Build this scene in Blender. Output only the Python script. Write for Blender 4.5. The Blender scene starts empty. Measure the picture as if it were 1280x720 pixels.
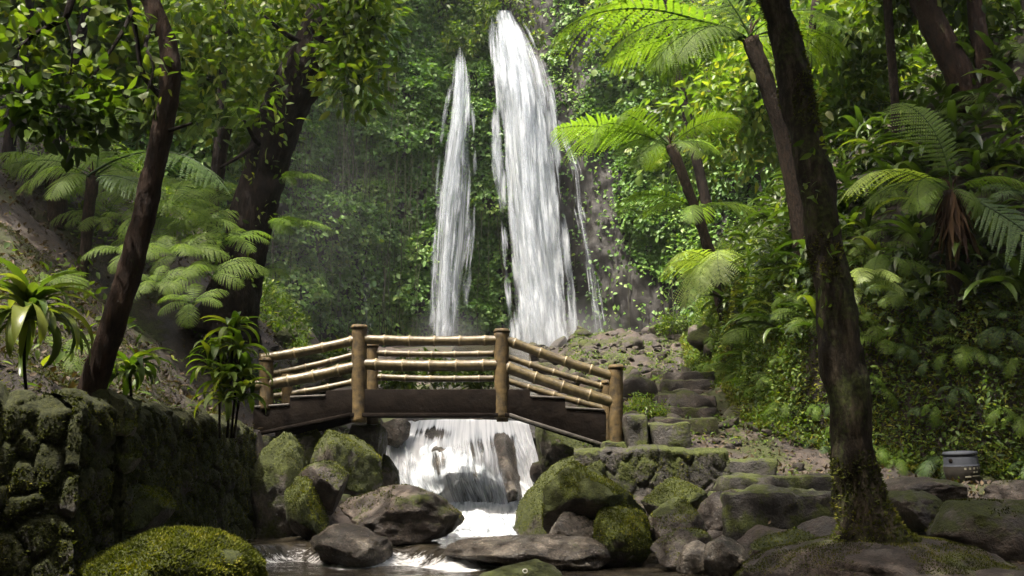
import bpy, bmesh, math
import numpy as np
from mathutils import Vector

# ------------------------------------------------------------------ basics
rng = np.random.default_rng(11)
F = 1150.0                      # focal length in pixels of a 1280 wide picture
TH = math.atan(220.0 / F)       # camera pitch
CAM = np.array([0.0, 0.0, 1.0])
ST, CT = math.sin(TH), math.cos(TH)
scene = bpy.context.scene
COL = scene.collection


def P(px, py, Y):
    """World point on the ray through pixel (px, py) at ground distance Y."""
    a, b = (px - 640) / F, (360 - py) / F
    d = np.array([a, -ST * b + CT, CT * b + ST])
    return CAM + d * (Y / d[1])


def S(py, Y):
    """Metres per pixel there."""
    b = (360 - py) / F
    return Y / (-ST * b + CT) / F


def proj(p):
    p = np.atleast_2d(p) - CAM
    z = p[:, 1] * CT + p[:, 2] * ST
    u = -p[:, 1] * ST + p[:, 2] * CT
    return np.stack([640 + F * p[:, 0] / z, 360 - F * u / z, z], 1)


# ------------------------------------------------------------------ noise
def _h(ix, iy, iz, s):
    n = (ix * 374761393 + iy * 668265263 + iz * 2147483647 + s * 1274126177) & 0xFFFFFFFF
    n = ((n ^ (n >> 13)) * 1274126177) & 0xFFFFFFFF
    n = ((n ^ (n >> 16)) * 2246822519) & 0xFFFFFFFF
    return ((n ^ (n >> 15)) & 0xFFFFFF) / float(0xFFFFFF)


def vnoise(p, s=0):
    i = np.floor(p).astype(np.int64)
    f = p - i
    f = f * f * (3 - 2 * f)
    r = 0
    for dx in (0, 1):
        for dy in (0, 1):
            for dz in (0, 1):
                w = (f[:, 0] if dx else 1 - f[:, 0]) * (f[:, 1] if dy else 1 - f[:, 1]) * (f[:, 2] if dz else 1 - f[:, 2])
                r = r + w * _h(i[:, 0] + dx, i[:, 1] + dy, i[:, 2] + dz, s)
    return r * 2 - 1


def fbm(p, octv=4, s=0, gain=0.5):
    a, r, t = 1.0, 0, 0
    for o in range(octv):
        r = r + a * vnoise(p * (2.03 ** o) + o * 17.3, s + o)
        t += a
        a *= gain
    return r / t


def voro(p, s=0):
    """F1, F2 and a cell random for 3D points."""
    i = np.floor(p).astype(np.int64)
    f1 = np.full(len(p), 9.0)
    f2 = np.full(len(p), 9.0)
    cr = np.zeros(len(p))
    for dx in (-1, 0, 1):
        for dy in (-1, 0, 1):
            for dz in (-1, 0, 1):
                j = i + np.array([dx, dy, dz])
                q = j + np.stack([_h(j[:, 0], j[:, 1], j[:, 2], s + k) for k in (1, 2, 3)], 1)
                d = np.linalg.norm(q - p, axis=1)
                c = _h(j[:, 0], j[:, 1], j[:, 2], s + 9)
                m = d < f1
                f2 = np.where(m, f1, np.minimum(f2, d))
                cr = np.where(m, c, cr)
                f1 = np.where(m, d, f1)
    return f1, f2, cr


def smooth(a, b, x):
    t = np.clip((x - a) / (b - a), 0, 1)
    return t * t * (3 - 2 * t)


def norm(v):
    return v / (np.linalg.norm(v, axis=-1, keepdims=True) + 1e-12)


# ------------------------------------------------------------------ mesh builder
class MB:
    def __init__(self):
        self.v, self.f, self.r, self.st, self.n = [], [], [], [], 0

    def add(self, v, faces, rnd=0.5, st=None):
        v = np.asarray(v, float)
        n = len(v)
        self.v.append(v)
        self.r.append(np.broadcast_to(np.asarray(rnd, float), (n,)))
        self.st.append(np.zeros((n, 2)) if st is None else np.asarray(st, float))
        for f in faces if isinstance(faces, list) else [faces]:
            f = np.asarray(f, np.int64)
            if len(f):
                self.f.append(f + self.n)
        self.n += n
        return self

    def build(self, name, mat, parent=None, loc=None, smooth_=True):
        v = np.concatenate(self.v)
        if loc is not None:
            v = v - np.asarray(loc)
        me = bpy.data.meshes.new(name)
        me.vertices.add(len(v))
        me.vertices.foreach_set('co', v.astype(np.float32).ravel())
        tot = sum(f.size for f in self.f)
        me.loops.add(tot)
        me.loops.foreach_set('vertex_index', np.concatenate([f.ravel() for f in self.f]).astype(np.int32))
        cnt = np.concatenate([np.full(len(f), f.shape[1]) for f in self.f])
        st = np.concatenate([[0], np.cumsum(cnt)[:-1]])
        me.polygons.add(len(cnt))
        me.polygons.foreach_set('loop_start', st.astype(np.int32))
        me.update(calc_edges=True)
        if smooth_:
            me.polygons.foreach_set('use_smooth', np.ones(len(cnt), bool))
        a = me.attributes.new('rnd', 'FLOAT', 'POINT')
        a.data.foreach_set('value', np.concatenate(self.r).astype(np.float32))
        a = me.attributes.new('st', 'FLOAT2', 'POINT')
        a.data.foreach_set('vector', np.concatenate(self.st).astype(np.float32).ravel())
        me.materials.append(mat)
        o = bpy.data.objects.new(name, me)
        COL.objects.link(o)
        if parent is not None:
            o.parent = parent
        elif loc is not None:
            o.location = loc
        return o

    def arrays(self):
        return np.concatenate(self.v), self.f


def tag(o, label, cat=None, group=None, kind=None):
    if label:
        o['label'] = label
    if cat:
        o['category'] = cat
    if group:
        o['group'] = group
    if kind:
        o['kind'] = kind
    return o


def thing(name, label, cat, loc, group=None):
    o = bpy.data.objects.new(name, None)
    o.empty_display_size = 0.2
    COL.objects.link(o)
    o.location = loc
    return tag(o, label, cat, group)


def dup(root, loc, rotz=0.0, scale=1.0, tilt=(0, 0)):
    r = root.copy()
    COL.objects.link(r)
    r.location = loc
    r.rotation_euler = (tilt[0], tilt[1], rotz)
    r.scale = (scale,) * 3
    for ch in root.children:
        c = ch.copy()
        COL.objects.link(c)
        c.parent = r
    return r


def grid_faces(nu, nv, closed_v=False):
    i = np.arange(nu - 1)[:, None]
    j = np.arange(nv if closed_v else nv - 1)[None, :]
    j2 = (j + 1) % nv
    return np.stack([i * nv + j, i * nv + j2, (i + 1) * nv + j2, (i + 1) * nv + j], -1).reshape(-1, 4)


def resample(pts, n):
    pts = np.asarray(pts, float)
    k = len(pts)
    ext = np.vstack([2 * pts[0] - pts[1], pts, 2 * pts[-1] - pts[-2]])
    t = np.linspace(0, k - 1 - 1e-6, n)
    i = t.astype(int)
    f = (t - i)[:, None]
    p0, p1, p2, p3 = ext[i], ext[i + 1], ext[i + 2], ext[i + 3]
    return 0.5 * (2 * p1 + (p2 - p0) * f + (2 * p0 - 5 * p1 + 4 * p2 - p3) * f ** 2 + (3 * p1 - p0 - 3 * p2 + p3) * f ** 3)


def tube(mb, pts, rad, seg=8, n=None, bump=0.0, freq=6.0, seed=0, rnd=0.5, cap=True, bend=True, flare=0.0):
    pts = np.asarray(pts, float)
    rad = np.broadcast_to(np.asarray(rad, float), (len(pts),))
    if n:
        q = resample(np.c_[pts, rad], n) if bend else None
        if q is None:
            t = np.linspace(0, len(pts) - 1, n)
            q = np.stack([np.interp(t, np.arange(len(pts)), np.c_[pts, rad][:, k]) for k in range(4)], 1)
        pts, rad = q[:, :3], np.maximum(q[:, 3], 1e-4)
    T = norm(np.gradient(pts, axis=0))
    up = np.array([0.13, 0.31, 0.94]) if abs(T[0] @ np.array([0, 0, 1])) < 0.85 else np.array([0.9, 0.35, 0.05])
    X = []
    x = norm(np.cross(up, T[0]))
    for t in T:
        x = norm(x - t * (x @ t))
        X.append(x)
    X = np.array(X)
    Yv = np.cross(T, X)
    a = np.arange(seg) / seg * 2 * np.pi
    dirs = X[:, None] * np.cos(a)[None, :, None] + Yv[:, None] * np.sin(a)[None, :, None]
    r = np.repeat(rad[:, None], seg, 1)
    if flare:
        k = np.exp(-np.arange(len(pts)) / (len(pts) * .055))[:, None]
        r = r * (1 + flare * k * (np.sin(a * 3 + 1.3) * .5 + np.sin(a * 5 + .4) * .4)[None])
    if bump:
        q = (pts[:, None] + dirs * rad[:, None, None]).reshape(-1, 3)
        r = r * (1 + bump * fbm(q * freq, 4, seed).reshape(r.shape))
    v = (pts[:, None] + dirs * r[..., None]).reshape(-1, 3)
    f = [grid_faces(len(pts), seg, True)]
    if cap:
        m = len(v)
        v = np.vstack([v, pts[:1], pts[-1:]])
        j = np.arange(seg)
        e = (len(pts) - 1) * seg
        f.append(np.stack([(j + 1) % seg, j, np.full(seg, m)], 1))
        f.append(np.stack([e + j, e + (j + 1) % seg, np.full(seg, m + 1)], 1))
    mb.add(v, f, rnd)


# ------------------------------------------------------------------ leaf templates (base at 0, along +Y, normal +Z)
def t_diamond(w=0.45, fold=0.08, curl=-0.12):
    v = np.array([[0, 0, 0], [w / 2, .45, fold], [0, 1, curl], [-w / 2, .45, fold]], float)
    return v, [np.array([[0, 1, 2], [0, 2, 3]])]


def t_oval(w=0.5, fold=0.06, curl=-0.15):
    v = np.array([[0, 0, 0], [-.42 * w, .25, fold * .8], [0, .25, .01], [.42 * w, .25, fold * .8],
                  [-.5 * w, .55, fold + curl * .3], [0, .55, curl * .3], [.5 * w, .55, fold + curl * .3],
                  [-.28 * w, .82, fold * .5 + curl * .7], [0, .82, curl * .7], [.28 * w, .82, fold * .5 + curl * .7], [0, 1.05, curl]], float)
    return v, [np.array([[0, 2, 1], [0, 3, 2], [7, 8, 10], [8, 9, 10]]),
               np.array([[1, 2, 5, 4], [2, 3, 6, 5], [4, 5, 8, 7], [5, 6, 9, 8]])]


def t_strap(w=0.1, arch=0.9, n=8, fold=0.25):
    t = np.linspace(0, 1, n)
    ang = 1.0 - arch * 1.9 * t
    y = np.concatenate([[0], np.cumsum(np.cos(ang[:-1]) / (n - 1))])
    z = np.concatenate([[0], np.cumsum(np.sin(ang[:-1]) / (n - 1))])
    wid = w * np.clip(np.sin(np.pi * (t * .86 + .12)) ** .7, 0.02, 1)
    wid[-1] = .003
    v = []
    for k in range(n):
        nz, ny = math.cos(ang[k]), -math.sin(ang[k])
        for s in (-1, 0, 1):
            h = fold * wid[k] * abs(s)
            v.append([s * wid[k] / 2, y[k] + ny * h, z[k] + nz * h])
    return np.array(v), [grid_faces(n, 3)]


def basis(axis, nrm):
    y = norm(axis)
    x = norm(np.cross(y, nrm))
    z = np.cross(x, y)
    return np.stack([x, y, z], 2)          # columns


def scatter(mb, tpl, pos, axis, nrm, size, rnd):
    tv, tf = tpl
    B = basis(axis, nrm)
    size = np.broadcast_to(np.asarray(size, float), (len(pos),))
    v = np.einsum('nij,kj->nki', B, tv) * size[:, None, None] + pos[:, None]
    k = len(tv)
    off = (np.arange(len(pos)) * k)[:, None, None]
    mb.add(v.reshape(-1, 3), [(f[None] + off).reshape(-1, f.shape[1]) for f in tf], np.repeat(rnd, k))


def rdir(n, up=0.0):
    v = rng.normal(size=(n, 3))
    v = norm(v)
    v[:, 2] += up
    return norm(v)


# ------------------------------------------------------------------ materials
def newmat(name):
    m = bpy.data.materials.new(name)
    m.use_nodes = True
    nt = m.node_tree
    nt.nodes.clear()
    out = nt.nodes.new('ShaderNodeOutputMaterial')
    return m, nt, out


class N:
    def __init__(self, nt):
        self.nt = nt

    def __call__(self, typ, **kw):
        n = self.nt.nodes.new('ShaderNode' + typ)
        ins = kw.pop('ins', {})
        for k, v in kw.items():
            setattr(n, k, v)
        for k, v in ins.items():
            s = n.inputs[k]
            if hasattr(v, 'links') or hasattr(v, 'is_output'):
                self.nt.links.new(v, s)
            else:
                s.default_value = v
        return n

    def ramp(self, fac, stops, interp='LINEAR'):
        n = self.nt.nodes.new('ShaderNodeValToRGB')
        n.color_ramp.interpolation = interp
        e = n.color_ramp.elements
        while len(e) > 1:
            e.remove(e[-1])
        for i, (p, c) in enumerate(stops):
            q = e[0] if i == 0 else e.new(p)
            q.position = p
            q.color = (*c, 1) if len(c) == 3 else c
        self.nt.links.new(fac, n.inputs[0])
        return n.outputs[0]

    def math(self, op, a, b=None, clamp=False):
        n = self.nt.nodes.new('ShaderNodeMath')
        n.operation = op
        n.use_clamp = clamp
        for i, x in enumerate((a, b)):
            if x is None:
                continue
            if hasattr(x, 'is_output'):
                self.nt.links.new(x, n.inputs[i])
            else:
                n.inputs[i].default_value = x
        return n.outputs[0]

    def mix(self, fac, a, b):
        n = self.nt.nodes.new('ShaderNodeMix')
        n.data_type = 'RGBA'
        for i, x in ((0, fac), (6, a), (7, b)):
            if hasattr(x, 'is_output'):
                self.nt.links.new(x, n.inputs[i])
            else:
                n.inputs[i].default_value = x if i == 0 else ((*x, 1) if len(x) == 3 else x)
        return n.outputs[2]


def leaf_mat(name, stops, transl=0.4, rough=.46, tcol=(1.4, 1.5, 0.45), spec=0.35):
    m, nt, out = newmat(name)
    g = N(nt)
    at = g('Attribute', attribute_name='rnd')
    tc = g('TexCoord')
    nz = g('TexNoise', ins={'Vector': tc.outputs['Object'], 'Scale': 1.3, 'Detail': 3.0})
    f = g.math('ADD', at.outputs['Fac'], g.math('MULTIPLY', g.math('SUBTRACT', nz.outputs['Fac'], 0.5), 0.55), True)
    c = g.ramp(f, stops)
    pb = g('BsdfPrincipled', ins={'Base Color': c, 'Roughness': rough, 'Specular IOR Level': spec})
    tm = g('Mix', data_type='RGBA', blend_type='MULTIPLY', ins={0: 1.0, 6: c, 7: (*tcol, 1)})
    tr = g('BsdfTranslucent', ins={'Color': tm.outputs[2]})
    mx = g('MixShader', ins={0: transl, 1: pb.outputs[0], 2: tr.outputs[0]})
    nt.links.new(mx.outputs[0], out.inputs[0])
    return m


def rock_mat(name, moss=0.5, wet=0.35, tone=1.0, scale=3.0, mossc=((.010, .013, .003), (.026, .033, .005), (.050, .058, .008)), up=0.35, warm=1.0):
    m, nt, out = newmat(name)
    g = N(nt)
    tc = g('TexCoord')
    geo = g('NewGeometry')
    co = tc.outputs['Object']
    n1 = g('TexNoise', ins={'Vector': co, 'Scale': scale, 'Detail': 8.0, 'Roughness': .65})
    n2 = g('TexNoise', ins={'Vector': co, 'Scale': scale * 7, 'Detail': 6.0, 'Roughness': .7})
    n3 = g('TexNoise', ins={'Vector': co, 'Scale': scale * .6, 'Detail': 5.0, 'Roughness': .6})
    n5 = g('TexNoise', ins={'Vector': co, 'Scale': 45.0, 'Detail': 5.0, 'Roughness': .7})
    mus = g('TexVoronoi', ins={'Vector': co, 'Scale': scale * 2.2}, feature='DISTANCE_TO_EDGE')
    k = tone
    w = warm
    c = g.ramp(n1.outputs['Fac'], [(.28, (.022 * k * w, .019 * k, .016 * k)), (.45, (.060 * k * w, .052 * k, .043 * k)), (.58, (.125 * k * w, .108 * k, .090 * k)), (.75, (.20 * k * w, .18 * k, .155 * k))])
    sp = g.ramp(n2.outputs['Fac'], [(.35, (.55, .55, .55)), (.62, (1.15, 1.12, 1.05))])
    c2 = g('Mix', data_type='RGBA', blend_type='MULTIPLY', ins={0: .9, 6: c, 7: sp}).outputs[2]
    sp2 = g.ramp(n5.outputs['Fac'], [(.36, (.50, .50, .50)), (.60, (1.3, 1.27, 1.2))])
    c2 = g('Mix', data_type='RGBA', blend_type='MULTIPLY', ins={0: .85, 6: c2, 7: sp2}).outputs[2]
    mc = g.ramp(g.math('ADD', g.math('MULTIPLY', n2.outputs['Fac'], .5), g.math('MULTIPLY', n5.outputs['Fac'], .5)), [(.36, mossc[0]), (.5, mossc[1]), (.64, mossc[2])])
    nz = g('SeparateXYZ', ins={0: geo.outputs['Normal']}).outputs[2]
    f = g.math('ADD', g.math('MULTIPLY', nz, up), g.math('MULTIPLY', g.math('SUBTRACT', n3.outputs['Fac'], .5), 2.6))
    f = g.math('ADD', f, g.math('MULTIPLY', g.math('SUBTRACT', n2.outputs['Fac'], .5), .8))
    f = g.math('ADD', f, moss * 1.6 - .8)
    f = g.math('MULTIPLY', g.math('ADD', f, .1), 4.0, True)
    col = g.mix(f, c2, mc)
    ro = g.math('ADD', g.math('MULTIPLY', f, .5), g.math('ADD', g.math('MULTIPLY', n2.outputs['Fac'], .35), wet), True)
    bh = g.math('ADD', g.math('MULTIPLY', n1.outputs['Fac'], .6), g.math('ADD', g.math('MULTIPLY', n2.outputs['Fac'], .4), g.math('ADD', g.math('MULTIPLY', n5.outputs['Fac'], .25), g.math('MULTIPLY', mus.outputs['Distance'], .15))))
    bp = g('Bump', ins={'Strength': 1.0, 'Distance': .06, 'Height': bh})
    pb = g('BsdfPrincipled', ins={'Base Color': col, 'Roughness': ro, 'Normal': bp.outputs[0], 'Specular IOR Level': .4})
    nt.links.new(pb.outputs[0], out.inputs[0])
    return m


def bark_mat(name, c0, c1, c2, moss=0.2, sc=6.0):
    m, nt, out = newmat(name)
    g = N(nt)
    tc = g('TexCoord')
    mp = g('Mapping', ins={'Vector': tc.outputs['Object'], 'Scale': (sc, sc, sc * .28)})
    n1 = g('TexNoise', ins={'Vector': mp.outputs[0], 'Scale': 2.2, 'Detail': 8.0, 'Roughness': .7})
    n2 = g('TexNoise', ins={'Vector': tc.outputs['Object'], 'Scale': 2.0, 'Detail': 5.0})
    n4 = g('TexNoise', ins={'Vector': tc.outputs['Object'], 'Scale': 30.0, 'Detail': 3.0})
    c = g.ramp(n1.outputs['Fac'], [(.3, c0), (.5, c1), (.72, c2)])
    f = g.math('MULTIPLY', g.math('SUBTRACT', g.math('ADD', n2.outputs['Fac'], g.math('MULTIPLY', g.math('SUBTRACT', n4.outputs['Fac'], .5), .4)), .78 - moss), 5.0, True)
    mc = g.ramp(n4.outputs['Fac'], [(.3, (.012, .02, .005)), (.7, (.05, .065, .015))])
    col = g.mix(f, c, mc)
    bp = g('Bump', ins={'Strength': 1.0, 'Distance': .06, 'Height': n1.outputs['Fac']})
    pb = g('BsdfPrincipled', ins={'Base Color': col, 'Roughness': .85, 'Normal': bp.outputs[0], 'Specular IOR Level': .12})
    nt.links.new(pb.outputs[0], out.inputs[0])
    return m


def plain_mat(name, c0, c1, scale=8.0, rough=.6, bump=.3, spec=.4, metallic=0.0, accent=None):
    m, nt, out = newmat(name)
    g = N(nt)
    tc = g('TexCoord')
    n1 = g('TexNoise', ins={'Vector': tc.outputs['Object'], 'Scale': scale, 'Detail': 7.0, 'Roughness': .65})
    c = g.ramp(n1.outputs['Fac'], [(.32, c0), (.68, c1)])
    if accent:
        c = g.mix(g.math('MULTIPLY', g('Attribute', attribute_name='rnd').outputs['Fac'], .8), c, accent)
    bp = g('Bump', ins={'Strength': bump, 'Distance': .02, 'Height': n1.outputs['Fac']})
    pb = g('BsdfPrincipled', ins={'Base Color': c, 'Roughness': rough, 'Normal': bp.outputs[0], 'Specular IOR Level': spec, 'Metallic': metallic})
    nt.links.new(pb.outputs[0], out.inputs[0])
    return m


def fall_mat(name, su=22.0, sv=1.6, lo=.35, hi=.62, amax=1.0, seed=0.0, edge=True, grey=0.0):
    """White falling water: st.x across 0..1, st.y along in metres, rnd = base opacity."""
    m, nt, out = newmat(name)
    g = N(nt)
    at = g('Attribute', attribute_name='st')
    ar = g('Attribute', attribute_name='rnd')
    sx = g('SeparateXYZ', ins={0: at.outputs['Vector']})
    v = g('CombineXYZ', ins={0: g.math('MULTIPLY', sx.outputs[0], su), 1: g.math('MULTIPLY', sx.outputs[1], sv), 2: seed})
    n1 = g('TexNoise', ins={'Vector': v.outputs[0], 'Scale': 1.0, 'Detail': 6.0, 'Roughness': .62, 'Distortion': .25})
    base = g.math('ADD', n1.outputs['Fac'], g.math('SUBTRACT', ar.outputs['Fac'], .5))
    if edge:
        fr = g.math('FRACT', sx.outputs[0])
        e = g.math('SUBTRACT', 1.0, g.math('MULTIPLY', g.math('MULTIPLY', fr, g.math('SUBTRACT', 1.0, fr)), 4.0))
        base = g.math('SUBTRACT', base, g.math('MULTIPLY', g.math('POWER', e, 1.7), 1.0))
    a = g.math('MULTIPLY', g.math('SUBTRACT', base, lo), 1.0 / (hi - lo), True)
    a = g.math('MULTIPLY', a, amax)
    wc = g.ramp(g.math('ADD', n1.outputs['Fac'], g.math('MULTIPLY', g.math('SUBTRACT', ar.outputs['Fac'], .5), .25)), [(.30 - grey, (.20, .235, .27)), (.50 - grey, (.42, .46, .50)), (.68 - grey, (.72, .75, .78))])
    df = g('BsdfDiffuse', ins={'Color': wc})
    tr = g('BsdfTranslucent', ins={'Color': wc})
    mx = g('MixShader', ins={0: .4, 1: df.outputs[0], 2: tr.outputs[0]})
    tp = g('BsdfTransparent')
    m2 = g('MixShader', ins={0: a, 1: tp.outputs[0], 2: mx.outputs[0]})
    nt.links.new(m2.outputs[0], out.inputs[0])
    return m


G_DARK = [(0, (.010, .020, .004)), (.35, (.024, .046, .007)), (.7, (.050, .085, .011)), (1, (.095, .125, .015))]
G_MID = [(0, (.016, .034, .005)), (.35, (.042, .078, .009)), (.7, (.080, .125, .013)), (1, (.145, .170, .020))]
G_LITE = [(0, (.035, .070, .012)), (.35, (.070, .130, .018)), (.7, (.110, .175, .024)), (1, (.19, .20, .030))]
G_COOL = [(0, (.014, .028, .010)), (.4, (.036, .068, .022)), (.75, (.070, .115, .036)), (1, (.12, .16, .055))]
G_IVY = [(0, (.020, .055, .012)), (.35, (.058, .130, .024)), (.7, (.105, .195, .036)), (1, (.17, .24, .05))]
G_OLIVE = [(0, (.025, .028, .008)), (.4, (.060, .065, .015)), (.75, (.10, .10, .022)), (1, (.17, .13, .03))]
M = {}
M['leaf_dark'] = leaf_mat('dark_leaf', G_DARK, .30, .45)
M['leaf_mid'] = leaf_mat('mid_leaf', G_MID, .42, .54, spec=.28)
M['leaf_lite'] = leaf_mat('light_leaf', G_LITE, .5, .40)
M['leaf_ivy'] = leaf_mat('ivy_leaf', G_IVY, .34, .5, spec=.3)
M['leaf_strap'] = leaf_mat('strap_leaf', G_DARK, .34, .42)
M['fern'] = leaf_mat('fern_leaf', G_MID, .45, .62, spec=.2)
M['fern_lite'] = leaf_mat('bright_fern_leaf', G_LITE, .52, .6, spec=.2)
M['fern_sunlit'] = leaf_mat('sunlit_fern_leaf', [(0, (.07, .11, .025)), (.5, (.16, .22, .05)), (1, (.27, .31, .09))], .4, .5, spec=.3)  # sunlight on the frond tops put into a paler green
M['fern_cool'] = leaf_mat('pale_fern_leaf', G_COOL, .38, .6, spec=.25)
M['moss'] = leaf_mat('moss_blade', [(0, (.020, .025, .004)), (.4, (.055, .066, .008)), (.8, (.105, .115, .013)), (1, (.16, .15, .02))], .3, .8, spec=.15)
M['moss_dark'] = leaf_mat('dark_moss_blade', [(0, (.014, .018, .004)), (.4, (.042, .050, .008)), (.8, (.080, .090, .012)), (1, (.12, .11, .02))], .25, .85, spec=.15)
M['litter'] = leaf_mat('dry_leaf', [(0, (.012, .008, .005)), (.5, (.038, .025, .013)), (1, (.085, .058, .03))], .2, .7)
M['root'] = leaf_mat('hanging_root', [(0, (.020, .020, .012)), (.5, (.045, .045, .028)), (1, (.08, .09, .05))], .15, .9, spec=.1)
M['rock'] = rock_mat('bare_rock', .22, .28, .52, warm=1.1)
M['rock_wet'] = rock_mat('wet_rock', .05, .05, .75, 3.5)
M['rock_moss'] = rock_mat('mossy_rock', .62, .3, .8, up=.9)
M['rock_moss2'] = rock_mat('thick_moss_rock', .80, .35, .7, up=.9)
M['rock_half'] = rock_mat('half_mossy_rock', .30, .3, .45, up=.7, warm=1.1)
M['rock_pale'] = rock_mat('pale_rock', .10, .35, .95)
M['rubble'] = rock_mat('earthy_stone', .33, .5, .33, 2.5, up=.4, warm=1.08)
M['wall'] = rock_mat('mossy_wall_stone', .66, .4, .34, 4.0, mossc=((.008, .011, .003), (.022, .026, .006), (.042, .045, .009)), up=.5)
M['platform'] = rock_mat('dark_mossy_masonry', .46, .35, .27, 4.0, mossc=((.014, .020, .004), (.040, .050, .009), (.055, .062, .011)), up=.25)
M['cliff'] = rock_mat('wet_cliff', .26, .50, .12, .6, mossc=((.010, .020, .005), (.024, .042, .009), (.045, .065, .015)), up=.1)
M['ground'] = rock_mat('forest_soil', .30, .55, .34, 1.6, mossc=((.012, .016, .005), (.026, .032, .008), (.045, .050, .013)), up=.25, warm=1.15)
M['bark'] = bark_mat('dark_bark', (.003, .0025, .002), (.010, .007, .005), (.026, .018, .012), .10)
M['bark_red'] = bark_mat('reddish_bark', (.007, .005, .004), (.024, .014, .009), (.055, .033, .020), .12)
M['bark_moss'] = bark_mat('mossy_bark', (.004, .003, .003), (.018, .014, .009), (.090, .074, .050), .28)
M['fern_bark'] = bark_mat('fern_trunk_fibre', (.008, .006, .005), (.022, .015, .010), (.05, .033, .02), .05, 14)
M['skirt'] = leaf_mat('dead_frond', [(0, (.012, .007, .004)), (.5, (.035, .020, .011)), (1, (.08, .048, .026))], .2, .8, spec=.1)
M['bamboo'] = plain_mat('bamboo_rail', (.026, .020, .009), (.110, .083, .035), 14, .42, .4, .5, accent=(.19, .15, .085))
M['post'] = plain_mat('ochre_post', (.014, .011, .006), (.105, .070, .024), 9, .75, .8, .3)
M['beam'] = plain_mat('black_beam', (.004, .003, .0025), (.012, .009, .007), 7, .9, .8, .06)
M['flange'] = plain_mat('worn_beam_edge', (.03, .027, .023), (.09, .082, .072), 10, .6, .5, .3)
M['barrel'] = plain_mat('blue_grey_plastic', (.010, .013, .019), (.022, .026, .034), 6, .8, .15, .4)
M['barrel_low'] = plain_mat('muddy_plastic', (.015, .013, .011), (.030, .026, .020), 8, .7, .2, .3)
M['barrel_ink'] = plain_mat('faded_paint', (.10, .095, .07), (.16, .15, .11), 30, .7, .1)
M['fall'] = fall_mat('falling_water', 13, .20, .22, .70)
M['fall_soft'] = fall_mat('spray_water', 11, .22, .34, .85, .75)
M['strand'] = fall_mat('water_strand', 2.2, .7, .30, .75, .9)
M['cascade'] = fall_mat('cascade_water', 34, 1.0, .36, .56, edge=False, grey=.06)
M['cstrand'] = fall_mat('cascade_strand', 3.0, 2.0, .25, .7, .95, grey=.1)


def water_mat():
    m, nt, out = newmat('stream_water')
    g = N(nt)
    tc = g('TexCoord')
    ar = g('Attribute', attribute_name='rnd')
    mp = g('Mapping', ins={'Vector': tc.outputs['Object'], 'Scale': (1.0, 2.2, 1.0)})
    n1 = g('TexNoise', ins={'Vector': mp.outputs[0], 'Scale': 5.0, 'Detail': 6.0, 'Roughness': .6, 'Distortion': .6})
    n2 = g('TexNoise', ins={'Vector': mp.outputs[0], 'Scale': 9.0, 'Detail': 7.0, 'Roughness': .7, 'Distortion': 1.2})
    fo = g.math('MULTIPLY', g.math('SUBTRACT', g.math('ADD', n2.outputs['Fac'], ar.outputs['Fac']), .98), 5.0, True)
    col = g.mix(fo, (.026, .022, .015), (.80, .82, .83))
    ro = g.math('ADD', .06, g.math('MULTIPLY', fo, .6))
    bp = g('Bump', ins={'Strength': .55, 'Distance': .06, 'Height': n1.outputs['Fac']})
    pb = g('BsdfPrincipled', ins={'Base Color': col, 'Roughness': ro, 'Normal': bp.outputs[0], 'IOR': 1.33, 'Specular IOR Level': .6})
    nt.links.new(pb.outputs[0], out.inputs[0])
    return m


M['water'] = water_mat()


# ------------------------------------------------------------------ terrain
def bed_z(y):
    return np.interp(y, [-10, 9.2, 9.7, 11.0, 11.6, 13.4, 15.2, 15.6, 20, 30, 34, 60], [-.35, -.35, -.15, -.12, -.3, -.2, 1.2, 1.5, 2.3, 4.6, 5.3, 6.0])


def bench_z(y):
    return np.interp(y, [-10, 7, 8.3, 9.5, 10.5, 12.3, 13.2, 14, 16, 20, 30, 34, 60], [.25, .30, .33, .36, .55, .76, 1.0, 1.45, 2.0, 2.9, 5.1, 5.7, 6.2])


def x_right(y):
    return np.interp(y, [-10, 7, 8.6, 9.5, 10.3, 11, 13, 16, 22, 30, 36], [2.0, 2.1, 2.5, 2.1, 1.2, .5, .5, .9, 1.2, 1.7, 2.6])


def x_left(y):
    return np.interp(y, [-10, 5.3, 6.0, 6.9, 11, 11.6, 13, 16, 22, 28, 34], [-5.2, -5.0, -3.9, -2.95, -2.95, -2.7, -2.3, -2.9, -4.2, -5.6, -7.5])


def x_bank(y):
    return np.interp(y, [-10, 7, 10, 12, 13, 14, 16, 20, 25, 28, 34], [9.2, 9.0, 8.6, 6.7, 5.3, 4.1, 4.0, 4.2, 5.0, 5.5, 7.5])


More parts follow.
